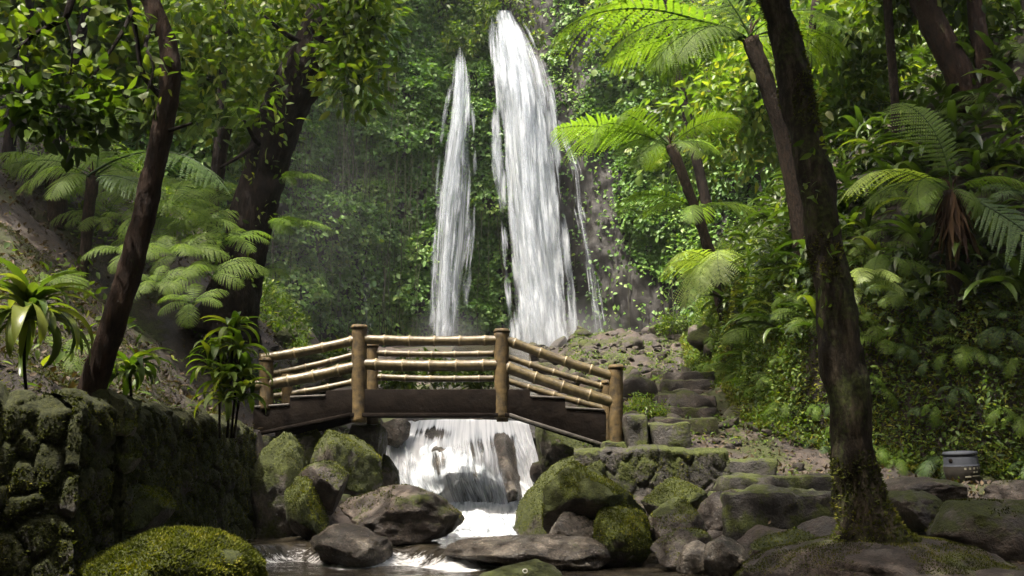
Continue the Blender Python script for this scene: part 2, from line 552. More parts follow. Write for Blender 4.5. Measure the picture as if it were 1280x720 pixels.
def terrain_z(x, y):
    q = np.stack([x, y, np.zeros_like(x)], 1)
    n1 = fbm(q * .45, 4, 3)
    n2 = fbm(q * 2.1, 4, 5)
    z = bed_z(y) + smooth(-.25, .45, x - x_right(y)) * (bench_z(y) - bed_z(y))
    xb = x_bank(y) + .35 * n1
    d = np.maximum(x - xb, 0)
    bank = 2.3 * smooth(0, .75, d) * (1 + .25 * n1) + .95 * np.maximum(d - .45, 0) * (1 + .15 * n1)
    z = z + np.minimum(bank, 16)
    n3 = np.abs(fbm(q * 1.3, 4, 8))
    z = z + (.55 * n3 - .12) * smooth(13.6, 15, y) * smooth(.2, .8, x - x_right(y))
    dl = np.maximum(x_left(y) - x, 0)
    terr = 1.47 + .78 * np.maximum(dl - .75, 0)
    zl_near = np.where(dl > 0, -.3 + (terr + .3) * smooth(0, .3, dl), z)
    zl_far = z + .35 * smooth(0, .5, dl) + .95 * np.maximum(dl - .1, 0)
    m = smooth(11.2, 12.4, y)
    zl = zl_near * (1 - m) + zl_far * m
    z = np.where(dl > 0, np.minimum(zl, 17 + 0 * zl), z)
    z = z + (.10 * n2 + .05 * n1) * smooth(.1, 1.0, np.abs(x - (x_left(y) + x_right(y)) / 2) - .9) * np.where(x < -2.9, 1.8, 1.0)
    return z


def terr_n(x, y, e=.12):
    zx = (terrain_z(x + e, y) - terrain_z(x - e, y)) / (2 * e)
    zy = (terrain_z(x, y + e) - terrain_z(x, y - e)) / (2 * e)
    return norm(np.stack([-zx, -zy, np.ones_like(zx)], 1))


def T1(x, y):
    return float(terrain_z(np.array([float(x)]), np.array([float(y)]))[0])


def hit(px, py, y0=5.0, y1=34.0):
    """Distance at which the ray through a pixel meets the ground."""
    Y = np.linspace(y0, y1, 400)
    p = Pv(np.full(400, float(px)), np.full(400, float(py)), Y)
    g_ = terrain_z(p[:, 0], p[:, 1])
    k = np.nonzero(p[:, 2] <= g_ + .03)[0]
    return float(Y[k[0]]) if len(k) else None


def Pv(px, py, Y):
    a, b = (px - 640) / F, (360 - py) / F
    d = np.stack([a, -ST * b + CT, CT * b + ST], -1)
    return CAM + d * (Y / d[..., 1])[..., None]


xs = np.linspace(-30, 30, 420)
ys = np.linspace(-8, 44, 380)
gx, gy = np.meshgrid(xs, ys, indexing='ij')
gz = terrain_z(gx.ravel(), gy.ravel())
mb = MB().add(np.stack([gx.ravel(), gy.ravel(), gz], 1), grid_faces(len(xs), len(ys))[:, ::-1])
tag(mb.build('ground', M['ground']), 'dark mossy forest ground sloping up on both sides of the stream', 'ground', kind='structure')
# far ground sheet that reaches beyond the valley
mb = MB()
r = np.linspace(-400, 400, 41)
ax, ay = np.meshgrid(r, r, indexing='ij')
mb.add(np.stack([ax.ravel(), ay.ravel(), np.full(ax.size, -1.2)], 1), grid_faces(41, 41)[:, ::-1])
tag(mb.build('terrain', M['ground']), 'wide forest floor far beyond the valley', 'terrain', kind='structure')

# ------------------------------------------------------------------ cliff
PLAN = np.array([[-24, 14], [-17, 21], [-12.5, 26], [-9, 30], [-5.6, 33.2], [-2.6, 35.2], [-.5, 36.2], [1.2, 36.6], [3.0, 36.0], [5.0, 35.2], [7.5, 33.5], [11, 30], [15, 26], [22, 20]], float)


def cliff_pt(u, z):
    """u 0..1 along the plan, z height -> surface point (array)."""
    pl = resample(PLAN, 400)
    s = np.concatenate([[0], np.cumsum(np.linalg.norm(np.diff(pl, axis=0), axis=1))])
    t = u * s[-1]
    x, y = np.interp(t, s, pl[:, 0]), np.interp(t, s, pl[:, 1])
    dx, dy = np.interp(t + .05, s, pl[:, 0]) - np.interp(t - .05, s, pl[:, 0]), np.interp(t + .05, s, pl[:, 1]) - np.interp(t - .05, s, pl[:, 1])
    nx, ny = dy, -dx
    L = np.hypot(nx, ny) + 1e-9
    nx, ny = nx / L, ny / L
    q = np.stack([x, y, z * .7], 1)
    d = 1.3 * fbm(q * .22, 3, 21) + .55 * fbm(q * np.array([.9, .9, .5]), 4, 22) + .16 * fbm(q * 3.0, 3, 23)
    d = d - .05 * np.maximum(z - 8, 0) * .6
    # notch where the main fall leaves the lip
    d = d - 1.2 * np.exp(-((x - .1) / .8) ** 2) * smooth(17.5, 19.5, z)
    # recess behind the falls
    d = d - .5 * np.exp(-((x - .6) / 1.4) ** 2) - .35 * np.exp(-((x + 2.3) / .7) ** 2)
    return np.stack([x + nx * d, y + ny * d, z], 1)


cu = np.linspace(0, 1, 520)
cz = np.linspace(1.0, 27, 200)
cuu, czz = np.meshgrid(cu, cz, indexing='ij')
cv = cliff_pt(cuu.ravel(), czz.ravel())
cf = grid_faces(len(cu), len(cz))
mb = MB().add(cv, cf)
tag(mb.build('cliff', M['cliff']), 'tall dark wet rock cliff behind the waterfalls overgrown with creepers', 'cliff', kind='structure')
# plateau above the cliff
mb = MB()
top = cv.reshape(len(cu), len(cz), 3)[:, -1]
rows = [top + np.array([0, k * 6.0, .6 * k]) + np.array([0, 0, .0]) for k in range(0, 6)]
pv = np.stack(rows, 1)
pv[:, 1:, 2] += .6 * fbm(pv[:, 1:].reshape(-1, 3) * .3, 3, 9).reshape(pv.shape[0], -1)
mb.add(pv.reshape(-1, 3), grid_faces(len(cu), 6))
tag(mb.build('hill', M['ground']), 'forested hilltop above the waterfall cliff', 'hill', kind='structure')

# ------------------------------------------------------------------ waterfalls
def ribbon(mb, L, R, yoff, t0, t1, a0, a1, n=16, op=.5, fade=True, z_curve=None):
    pass


def fall_edge(tab, py):
    tab = np.asarray(tab, float)
    return np.interp(py, tab[:, 0], tab[:, 1]), np.interp(py, tab[:, 0], tab[:, 2])


def waterfall(name, tab, Ybase, bulge, n_str, label, op=.6, strand_op=.5, sheet_layers=2, wstr=(.04, .12), core=None):
    root = thing(name, label, 'waterfall', P((tab[-1][1] + tab[-1][2]) / 2, tab[-1][0], Ybase))
    root['kind'] = 'structure'
    loc = np.array(root.location)
    y0, y1 = tab[0][0], tab[-1][0]
    for layer in range(sheet_layers + (core is not None)):
        mb = MB()
        nv, nu = 60, 22
        t = np.linspace(0, 1, nv)
        py = y0 + (y1 - y0) * t
        l, r_ = fall_edge(core if layer and core is not None else tab, py)
        u = np.linspace(0, 1, nu)
        V = np.zeros((nv, nu, 3))
        for i in range(nv):
            yy = Ybase - bulge * (1 - (2 * u - 1) ** 2) * min(1, t[i] * 4 + .2) - layer * .35 * min(1, t[i] * 5) - .8 * t[i] ** .6
            ex = (1 + .0 * layer)
            c, h = (l[i] + r_[i]) / 2, (r_[i] - l[i]) / 2 * ex
            for j in range(nu):
                V[i, j] = P(c + h * (2 * u[j] - 1), py[i], yy[j])
        st = np.stack([np.broadcast_to(u, (nv, nu)), np.broadcast_to((t * (y1 - y0) * .03)[:, None], (nv, nu))], -1)
        rn = np.full((nv, nu), op) + (.22 if layer and core is not None else 0) - .45 * np.exp(-t / .035)[:, None] * np.abs(2 * u - 1)[None] ** 1.5 - (.28 * np.exp(-t / .08)[:, None] if core is not None else 0)
        mb.add(V.reshape(-1, 3), grid_faces(nv, nu), rn.ravel(), st.reshape(-1, 2))
        mb.build('water_sheet', M['fall'] if layer == 0 else M['fall_soft'], root, loc)
    mb = MB()
    for k in range(n_str):
        s = np.clip(rng.normal(.5, .27), .02, .98) if rng.random() < .55 else rng.uniform(-.015, 1.03)
        ta = max(0, rng.random() * 1.1 - .15)
        tb = min(1, ta + .1 + .35 * rng.random())
        w = rng.uniform(*wstr)
        n = 12
        t = np.linspace(ta, tb, n)
        py = y0 + (y1 - y0) * t
        l, r_ = fall_edge(core if core is not None and k % 4 else tab, py)
        dy = -rng.random() * .7 - .1
        ctr = l + (r_ - l) * s
        hw = (r_ - l) * w * np.sin(np.pi * np.clip((t - ta) / (tb - ta + 1e-6), .02, .98)) ** .7
        V = np.zeros((n, 3, 3))
        for i in range(n):
            yb = Ybase - bulge * (1 - (2 * s - 1) ** 2) - .8 * t[i] ** .6 + dy * min(1, t[i] * 4)
            for j, e in enumerate((-1, 0, 1)):
                V[i, j] = P(ctr[i] + e * hw[i], py[i], yb - (.1 if e == 0 else 0))
        off = rng.integers(0, 900)
        st = np.stack([np.broadcast_to(np.array([.001, .5, .999]) + off, (n, 3)), np.broadcast_to((t * (y1 - y0) * .03 + off)[:, None], (n, 3))], -1)
        fade = np.sin(np.pi * np.clip((t - ta) / (tb - ta + 1e-6), 0, 1)) * .5
        rn = np.broadcast_to((strand_op - .5 + fade)[:, None], (n, 3))
        mb.add(V.reshape(-1, 3), grid_faces(n, 3), rn.ravel(), st.reshape(-1, 2))
    mb.build('water_strand', M['strand'], root, loc)['kind'] = 'stuff'
    return root


MAIN = [(13, 615, 645), (20, 612, 650), (40, 612, 662), (80, 614, 679), (120, 617, 690), (200, 619, 701), (300, 627, 711), (400, 637, 720), (448, 641, 727)]
LEFT = [(58, 565, 585), (100, 563, 589), (160, 553, 594), (220, 547, 596), (300, 542, 592), (360, 540, 584), (425, 536, 582)]
LCORE = [(58, 567, 583), (100, 564, 588), (160, 555, 588), (220, 547, 578), (300, 542, 571), (360, 540, 568), (425, 537, 568)]
RIGHT = [(150, 694, 702), (185, 704, 716), (215, 716, 726), (260, 718, 732), (310, 727, 741), (360, 734, 748), (415, 736, 760)]
waterfall('waterfall', MAIN, 35.6, .9, 230, 'tall broad white waterfall dropping from the notch at the top of the cliff', .60, .52, 2)
waterfall('waterfall', LEFT, 35.0, .35, 150, 'narrower veil waterfall beside the tall broad one, starting lower', .42, .46, 1, (.06, .2), core=LCORE)
waterfall('waterfall', RIGHT, 34.6, .2, 36, 'thin broken trickle of water on the dark rock beside the tall waterfall', .30, .40, 1, (.08, .25))
WISP = [(330, 452, 460), (370, 450, 462), (425, 448, 466)]
waterfall('waterfall', WISP, 33.2, .1, 12, 'faint short trickle low on the hazy cliff above the bridge', .22, .30, 1, (.1, .3))

# ------------------------------------------------------------------ stream surfaces
mb = MB()


def water_patch(mb, x0, x1, y0, y1, zf, nx, ny, foam):
    x = np.linspace(x0, x1, nx)
    y = np.linspace(y0, y1, ny)
    X, Y = np.meshgrid(x, y, indexing='ij')
    q = np.stack([X.ravel() * 2.2, Y.ravel() * 3.5, 0 * X.ravel()], 1)
    n = fbm(q, 4, 31)
    z = zf(X.ravel(), Y.ravel()) + .018 * n
    mb.add(np.stack([X.ravel(), Y.ravel(), z], 1), grid_faces(nx, ny)[:, ::-1], foam(X.ravel(), Y.ravel(), n))


def lip(x):
    return 9.55 + .35 * np.sin(x * 2.1) * .6 + .25 * np.sin(x * 5.3 + 1)


def pool_z(x, y):
    up = smooth(0, .35, y - lip(x))
    z = .17 * up
    return z


def pool_foam(x, y, n):
    d = y - lip(x)
    f = .58 * np.exp(-((d - .05) / .26) ** 2) + .40 * smooth(.6, 1.3, d) + .18 * np.exp(-((y - 9.1) / .35) ** 2)
    f = f + .15 * n
    f = np.where(x > .55, f * .35, f)
    f = np.where((x < -1.0) & (x > -2.0) & (d > .2), f * .6, f)
    return np.clip(f, 0, 1)


water_patch(mb, -3.0, 3.2, -6, 13.2, pool_z, 170, 440, pool_foam)
tag(mb.build('stream_water', M['water']), 'shallow dark stream with white foam below the little cascade', 'stream', kind='structure')
mb = MB()
water_patch(mb, -1.9, .55, 15.25, 33, lambda x, y: bed_z(y) + .18, 40, 200, lambda x, y, n: .25 + .2 * n)
tag(mb.build('stream_water', M['water']), 'stream running down from the waterfall to the bridge', 'stream', kind='structure')

# cascade rock and its water
NU, NV = 90, 90
uu, vv = np.meshgrid(np.linspace(0, 1, NU), np.linspace(0, 1, NV), indexing='ij')


def casc(u, v):
    xl = np.interp(v, [0, .2, .5, 1], [493, 480, 482, 520])
    xr = np.interp(v, [0, .3, .7, 1], [660, 672, 684, 690])
    px = xl + (xr - xl) * u
    py = 527 + (672 - 527) * v - 3 * np.sin(u * 3.1)
    Y = 15.2 - .5 * v - 1.3 * v ** 1.5 - 1.7 * np.clip((v - .74) / .26, 0, 1) ** 1.3 - .55 * np.sin(np.pi * u) * np.sin(np.pi * np.clip(v * 1.1, 0, 1)) ** .7
    # boss at the middle, gully where the dark rock splits the water
    Y = Y - .35 * np.exp(-((px - 600) / 42) ** 2) * smooth(.05, .35, v) * (1 - smooth(.75, .95, v))
    Y = Y - .25 * np.exp(-((px - 550) / 26) ** 2) * smooth(0.05, .15, v) * (1 - smooth(.45, .62, v))
    return px, py, Y


def Pv(px, py, Y):
    a, b = (px - 640) / F, (360 - py) / F
    d = np.stack([a, -ST * b + CT, CT * b + ST], -1)
    return CAM + d * (Y / d[..., 1])[..., None]


cpx, cpy, cY = casc(uu.ravel(), vv.ravel())
cp = Pv(cpx, cpy, cY)
nd = .10 * fbm(cp * 3.0, 4, 41) + .05 * fbm(cp * 9, 3, 42)
rockv = cp + np.array([0, 1, 0]) * (.12 + nd)[:, None]
# a raised rib of bare rock
rib = np.exp(-((cpx - np.interp(cpy, [527, 545, 600, 625], [622, 627, 642, 646])) / 9.0) ** 2) * smooth(535, 550, cpy) * (1 - smooth(612, 640, cpy))
rib2 = np.exp(-((cpx - np.interp(cpy, [535, 600], [560, 538])) / 14.0) ** 2) * smooth(545, 560, cpy) * (1 - smooth(585, 600, cpy))
rockv[:, 1] -= .26 * rib + .10 * rib2
rockv = rockv + .10 * fbm(rockv * 2.2, 3, 44)[:, None] * np.array([0, 1, .3])


def bump2_(px, py, cx, cy, rx, ry):
    return np.exp(-(((px - cx) / rx) ** 2 + ((py - cy) / ry) ** 2))


root = thing('cascade_rock', 'dark wet rock face under the little white cascade below the bridge', 'rock', cp[NV // 2 * NU])
MB().add(rockv, grid_faces(NU, NV)[:, ::-1]).build('rock_face', M['rock_wet'], root, np.array(root.location))
root2 = thing('cascade', 'little white cascade fanning over dark rock below the bridge', 'cascade', cp[0])
root2['kind'] = 'structure'
loc2 = np.array(root2.location)
dens = .92 + 0 * cpx
mid = smooth(566, 578, cpx) * (1 - smooth(640, 650, cpx)) * smooth(532, 556, cpy) * (1 - smooth(630, 652, cpy))
dens = dens - .40 * mid
dens = dens - .62 * bump2_(cpx, cpy, 541, 541, 30, 10) - .60 * bump2_(cpx, cpy, 548, 578, 13, 24) - 1.0 * rib
dens = dens - .25 * bump2_(cpx, cpy, 648, 543, 8, 8) + .25 * smooth(634, 655, cpy)
MB().add(cp, grid_faces(NU, NV)[:, ::-1], np.clip(dens, 0, 1), np.stack([uu.ravel(), vv.ravel() * 2], 1)).build('water_sheet', M['cascade'], root2, loc2)
mb = MB()
for k in range(170):
    u0 = rng.random()
    v0 = rng.random() * .8
    v1 = min(1, v0 + .15 + .4 * rng.random())
    n = 10
    v = np.linspace(v0, v1, n)
    w = rng.uniform(.008, .03)
    u = u0 + .02 * np.sin(v * 6 + k)
    rows = []
    dk = []
    for e in (-1, 0, 1):
        px, py, Y = casc(np.clip(u + e * w, 0, 1), v)
        p = Pv(px, py, Y)
        p[:, 1] -= .05 + (.04 if e == 0 else 0) + .06 * rng.random()
        rows.append(p)
        rb = np.exp(-((px - np.interp(py, [527, 545, 600, 625], [622, 627, 642, 646])) / 9.0) ** 2) + np.exp(-(((px - 548) / 30) ** 2 + ((py - 545) / 10) ** 2)) + .8 * np.exp(-(((px - 545) / 16) ** 2 + ((py - 580) / 14) ** 2))
        dk.append(rb)
    V = np.stack(rows, 1)
    off = rng.integers(0, 900)
    st = np.stack([np.broadcast_to(np.array([.001, .5, .999]) + off, (n, 3)), np.broadcast_to((v * 2 + off)[:, None], (n, 3))], -1)
    fade = np.sin(np.pi * (v - v0) / (v1 - v0 + 1e-6)) * .55
    rn = fade[:, None] - .8 * np.stack(dk, 1)
    mb.add(V.reshape(-1, 3), grid_faces(n, 3)[:, ::-1], rn.ravel(), st.reshape(-1, 2))
mb.build('water_strand', M['cstrand'], root2, loc2)['kind'] = 'stuff'
# foam at the foot
mb = MB()
V = []
nu, nv = 60, 14
for i, u in enumerate(np.linspace(0, 1, nu)):
    for j, v in enumerate(np.linspace(0, 1, nv)):
        px = 508 + (688 - 508) * u
        py = 628 + 46 * v
        p = P(px, py, 12.9 - 1.9 * v)
        V.append(p + np.array([0, -.10 * math.sin(v * 3.1) - .05 * math.sin(u * 14 + v * 4), 0]))
V = np.array(V)
V[:, 1] -= .25 * fbm(V * 5, 4, 51)
V[:, 2] += .05 * fbm(V * 7 + 5, 3, 52)
rn = np.array([[(.60 if v > .2 else .5 + v * 2) * min(1, u * 8, (1 - u) * 8) for v in np.linspace(0, 1, nv)] for u in np.linspace(0, 1, nu)]).ravel()
st = np.array([[(u * .8, v * 3.5) for v in np.linspace(0, 1, nv)] for u in np.linspace(0, 1, nu)]).reshape(-1, 2)
mb.add(V, grid_faces(nu, nv)[:, ::-1], rn, st)
mb.build('foam', M['cascade'], root2, loc2)

# ------------------------------------------------------------------ boulders
_bm = bmesh.new()
bmesh.ops.create_icosphere(_bm, subdivisions=5, radius=1)
ICO_V = np.array([v.co[:] for v in _bm.verts])
ICO_F = np.array([[v.index for v in f.verts] for f in _bm.faces])
_bm.free()
_bm = bmesh.new()
bmesh.ops.create_icosphere(_bm, subdivisions=3, radius=1)
ICO3_V = np.array([v.co[:] for v in _bm.verts])
ICO3_F = np.array([[v.index for v in f.verts] for f in _bm.faces])
_bm.free()


def rock_shape(seed, facets=7, rough=.10, iv=None):
    r = np.random.default_rng(seed)
    v = (ICO_V if iv is None else iv).copy()
    v = v * (1 + .22 * fbm(v * 1.1 + seed * 3.7, 3, seed))[:, None]
    for k in range(facets):
        n = norm(r.normal(size=3))
        d = r.uniform(.5, .82)
        s = v @ n - d
        v = v - n * (np.maximum(s, 0) * .85)[:, None]
    v = v * (1 + rough * fbm(v * 3.1 + seed, 4, seed + 1) + rough * .4 * fbm(v * 11 + seed, 3, seed + 2))[:, None]
    lo, hi = v.min(0), v.max(0)
    return (v - (lo + hi) / 2) / ((hi - lo) / 2)


def blades(mb, verts, faces, n, h=(.01, .03), thr=.25, seed=0, nfreq=3.0, nthr=-.45, w=.35):
    """Moss blades on the faces whose normals point up enough."""
    a, b, c = verts[faces[:, 0]], verts[faces[:, 1]], verts[faces[:, 2]]
    cr = np.cross(b - a, c - a)
    ar = np.linalg.norm(cr, axis=1) / 2
    nn = norm(cr)
    i = rng.choice(len(faces), n, p=ar / ar.sum())
    r1, r2 = np.sqrt(rng.random(n)), rng.random(n)
    p = a[i] * (1 - r1)[:, None] + b[i] * (r1 * (1 - r2))[:, None] + c[i] * (r1 * r2)[:, None]
    nv = nn[i]
    m = (nv[:, 2] + .5 * fbm(p * nfreq, 3, seed) > thr) & (fbm(p * nfreq * 1.7, 3, seed + 5) > nthr)
    p, nv = p[m], nv[m]
    k = len(p)
    ax = norm(nv + .9 * rng.normal(size=(k, 3)) * .6 + np.array([0, 0, .1]))
    side = norm(np.cross(ax, rng.normal(size=(k, 3))))
    L = rng.uniform(*h, size=k)
    ww = (L * w)[:, None]
    v = np.stack([p - side * ww - nv * .004, p + side * ww - nv * .004, p + ax * L[:, None]], 1).reshape(-1, 3)
    f = (np.arange(k) * 3)[:, None] + np.array([0, 1, 2])
    rn = np.clip(.5 + .35 * fbm(p * 6, 3, seed + 8) * 2 + .2 * rng.normal(size=k), 0, 1)
    mb.add(v, f, np.repeat(rn, 3))


def boulder(px0, py0, px1, py1, Y, label, mat='rock_half', seed=1, depth=None, moss=0, thr=.25, facets=7, rough=.10, name='boulder', group=None, cat='rock', shear=0.0, mh=(.008, .024), mmat='moss', nthr=-.45):
    c = P((px0 + px1) / 2, (py0 + py1) / 2, Y)
    s = S((py0 + py1) / 2, Y)
    w, h = (px1 - px0) * s / 2, (py1 - py0) * s / 2
    v = rock_shape(seed, facets, rough)
    v[:, 0] += shear * v[:, 2]
    v[:, 0] /= np.abs(v[:, 0]).max()
    dp = depth if depth else (w + h) / 2 * 1.05
    v = v * np.array([w, dp, h]) + c
    v[:, 1] += 0
    root = thing(name, label, cat, (c[0], c[1], c[2] - h), group)
    loc = np.array(root.location)
    MB().add(v, ICO_F).build('stone', M[mat], root, loc)
    if moss:
        mb = MB()
        blades(mb, v, ICO_F, moss, mh, thr, seed, nthr=nthr)
        if mb.n:
            mb.build('moss', M[mmat], root, loc)['kind'] = 'stuff'
    return root


B = boulder
# left of the cascade
B(388, 538, 478, 622, 11.7, 'large mossy boulder under the left half of the bridge, beside the cascade', 'rock_moss', 3, moss=14000, nthr=-.12)
B(345, 538, 412, 606, 12.3, 'grey-green boulder in shade under the bridge end, behind the others', 'rock_moss', 4, moss=6000, nthr=-.12)
B(372, 576, 436, 645, 11.0, 'dark block-shaped boulder with a flat pale top beside the wall end', 'rock_half', 5, moss=5000, nthr=-.12, facets=10)
B(432, 556, 500, 622, 12.6, 'sloping moss-edged slab touching the white water of the cascade', 'rock_half', 6, moss=5000, nthr=-.12, shear=-.5, facets=9)
B(424, 606, 582, 676, 10.6, 'broad wet brown boulder lying in front of the cascade', 'rock', 7, depth=.75, moss=9000, thr=.6, nthr=.05, rough=.12)
B(390, 655, 492, 712, 9.75, 'dark smooth boulder standing in the pool below the broad brown one', 'rock_wet', 8, depth=.5)
B(352, 596, 412, 690, 10.7, 'mossy buttress stone at the foot of the retaining wall end', 'rock_moss2', 9, moss=10000, shear=-.45)
B(474, 522, 514, 560, 14.7, 'small black wet rock at the top edge of the cascade', 'rock_wet', 10, facets=9)
B(505, 519, 530, 534, 15.3, 'little dark stone on the lip of the cascade', 'rock_wet', 11)
B(575, 518, 625, 533, 15.4, 'flat dark stone on the cascade lip under the bridge middle', 'rock_wet', 12)
B(306, 540, 384, 700, 11.35, 'tall dark mossy rock between the retaining wall end and the bridge boulders', 'rock_moss', 53, depth=.5, moss=9000, mmat='moss_dark')
# by the near wall
B(126, 592, 208, 676, 7.4, 'moss-capped dark boulder wedged at the corner of the wall', 'rock_moss', 13, depth=.45, moss=9000, thr=.35)
B(120, 660, 326, 790, 6.9, 'big rounded boulder fully covered in bright green moss', 'rock_moss2', 14, depth=.85, moss=46000, thr=-.2, facets=1, rough=.10, mh=(.012, .03))
for q, (a, b, c_, d) in enumerate([(116, 496, 152, 530), (136, 524, 168, 556), (122, 526, 140, 552), (118, 552, 156, 590), (150, 560, 172, 592), (126, 578, 158, 606)]):
    B(a, b, c_, d, 7.0, ['round brown stone on top of the wall corner beside the leaning trunk', 'mossy round stone second in the wall corner stack', 'small mossy stone tucked beside the leaning trunk foot',
                       'dark mossy stone in the middle of the wall corner stack', 'small stone at the side of the wall corner stack', 'lowest stone of the wall corner stack above the moss-capped boulder'][q],
      'rock_moss', 20 + q, depth=.16, moss=1500, name='stone', group='stones stacked at the wall corner', mmat='moss_dark')
# right bank of the pool
B(672, 578, 806, 700, 10.25, 'big boulder with bright moss across its sloping face below the stone platform', 'rock_moss2', 31, depth=.7, moss=34000, nthr=-.12, thr=.0, shear=-.25, facets=9)
B(630, 562, 770, 700, 11.05, 'dark mossy slope rock between the cascade and the stone platform', 'rock_moss', 32, depth=.6, moss=16000, shear=.55, mmat='moss_dark')
B(682, 640, 748, 690, 9.72, 'dark stone added where the big mossy boulder has a shaded hollow', 'rock_wet', 33, depth=.25)  # dark stone stands in for the shaded hollow of the mossy boulder
B(742, 634, 816, 712, 9.6, 'upright green mossy boulder at the pool edge', 'rock_moss2', 34, moss=15000, thr=-.1)
B(800, 598, 884, 658, 10.3, 'mossy brown rock at the foot of the stone platform', 'rock_moss', 35, moss=7000, nthr=-.12)
B(806, 622, 884, 696, 9.75, 'angular rock with a lit mossy ridge beside the pool', 'rock_half', 36, moss=7000, nthr=-.12, facets=10)
B(868, 612, 936, 672, 9.95, 'rounded bare brown rock below the steps', 'rock', 37, moss=1500, thr=.5)
B(814, 660, 896, 716, 9.2, 'low brown rock with a mossy end at the pool edge', 'rock_half', 38, moss=3000)
B(846, 676, 892, 722, 8.9, 'small pale grey stone beside the black boulder', 'rock_pale', 39)
B(880, 670, 944, 728, 8.6, 'black boulder at the edge of the pool between pale and brown stones', 'rock_wet', 40)
B(934, 664, 1026, 734, 8.3, 'flat-faced brown stone leaning left of the tree mound', 'rock_half', 41, facets=11, moss=2500, thr=.5)
B(1000, 646, 1066, 690, 8.6, 'low brown stone tucked behind the tree mound', 'rock', 42)
B(556, 668, 770, 716, 9.55, 'wide flat wet ledge rock between the pool and the mossy boulders', 'rock_wet', 43, depth=.55, facets=5)
B(590, 702, 704, 742, 8.1, 'dark mossy rock breaking the pool surface nearest the camera', 'rock_half', 44, depth=.35)
B(284, 686, 330, 720, 8.9, 'small dark stone at the foot of the retaining wall', 'rock_moss', 45, mmat='moss_dark', moss=1500)
B(934, 668, 1260, 800, 6.5, 'broad mossy mound of earth and stone under the dark tree', 'ground', 46, depth=1.2, facets=3, rough=.09, moss=110000, thr=.15, nthr=-.22, mh=(.005, .015), mmat='moss_dark', name='mound', cat='mound')
B(1130, 622, 1330, 735, 7.6, 'huge dark boulder with a lit flat top beside the tree', 'rock_half', 47, depth=.9, moss=22000, thr=.6, nthr=.0, mh=(.006, .02), facets=8, mmat='moss_dark')
B(1106, 612, 1180, 664, 8.6, 'slanting slab between the tree and the huge dark boulder', 'rock_half', 48, depth=.5)
B(1084, 596, 1190, 636, 9.4, 'long low slab in the path behind the tree', 'rock', 49, depth=.6)
B(1190, 692, 1270, 735, 6.6, 'low stone in the shade below the huge dark boulder', 'rock', 50)
B(1225, 600, 1340, 650, 9.6, 'low brown rock in the path in front of the barrel', 'rock', 51, depth=.7, moss=1500, thr=.5, mmat='moss_dark')
B(666, 520, 752, 606, 14.0, 'shaded mossy rock right behind the cascade edge under the bridge', 'rock_moss', 52, moss=6000, shear=-.3, mmat='moss_dark')
# upper rocky slope behind the bridge
slope_rocks = [(795, 428, 838, 452, 28, 'brown'), (752, 440, 790, 458, 26, 'dark'), (812, 400, 860, 425, 30, 'mossy'), (770, 462, 812, 484, 22, 'grey'),
               (826, 446, 862, 470, 22, 'brown'), (790, 480, 835, 500, 19, 'mossy'), (700, 432, 716, 446, 30, 'black'), (850, 470, 884, 490, 19, 'pale'), (836, 485, 870, 503, 17, 'brown')]
for q, (a, b, c_, d, Y, w) in enumerate(slope_rocks):
    where = ['on the slope straight above the bridge end post', 'on the slope just above the sloping bridge rail', 'at the top of the slope below the cliff fern', 'beside the bridge end post',
             'high beside the far stone steps', 'behind the round green shrub', 'at the foot of the tall waterfall', 'beside the mossy bank above the far steps', 'just above the far stone steps'][q]
    B(a, b, c_, d, Y, f'{w} rock {where}', {'brown': 'rock', 'dark': 'rock_wet', 'mossy': 'rock_moss', 'grey': 'rock', 'black': 'rock_wet', 'pale': 'rock_pale'}[w], 60 + q, name='rock', group='rocks on the slope above the bridge')
# left slope behind bridge
for q, (a, b, c_, d, Y, t) in enumerate([(340, 408, 372, 436, 17, 'brown stone beside the big trunk behind the bridge rail'), (372, 436, 410, 462, 15.5, 'mossy stone behind the sloping left bridge rail'),
                                         (410, 452, 444, 480, 15, 'small mossy stone behind the left bridge post')]):
    B(a, b, c_, d, Y, t, 'rock_moss', 80 + q, name='rock')
# rubble strewn over the slopes: nobody could count it
mb = MB()
for (n, xr_, yr_, sz) in [(2300, (.6, 6.5), (13.6, 33), (.03, .17)), (160, (-4.5, -1.6), (13.5, 24), (.06, .25)), (260, (1.4, 8.2), (7.2, 13), (.03, .12)), (60, (-2.8, 1.0), (9.2, 11.3), (.05, .13))]:
    for k in range(n):
        x, y = rng.uniform(*xr_), rng.uniform(*yr_)
        if x > x_bank(y) + .3 or (y > 13.5 and fbm(np.array([[x * .9, y * .9, 0.]]), 2, 61)[0] < -.05 and rng.random() < .8):
            continue
        s = sz[0] + (sz[1] - sz[0]) * rng.random() ** 2.2 * (1 if rng.random() < .93 else 3.2)
        v = rock_shape(int(rng.integers(1000, 1040)), 12, .12, ICO3_V) * s * np.array([rng.uniform(.8, 1.3), rng.uniform(.8, 1.3), rng.uniform(.5, .8)])
        a = rng.random() * 6.28
        R = np.array([[math.cos(a), -math.sin(a), 0], [math.sin(a), math.cos(a), 0], [0, 0, 1]])
        tl = rng.normal(0, .45)
        R = R @ np.array([[1, 0, 0], [0, math.cos(tl), -math.sin(tl)], [0, math.sin(tl), math.cos(tl)]])
        mb.add(v @ R.T + np.array([x, y, T1(x, y) + s * .05]), ICO3_F, rng.random())
tag(mb.build('rubble', M['rubble'], smooth_=False), 'loose brown stones strewn over the slope and path', 'rubble', kind='stuff')

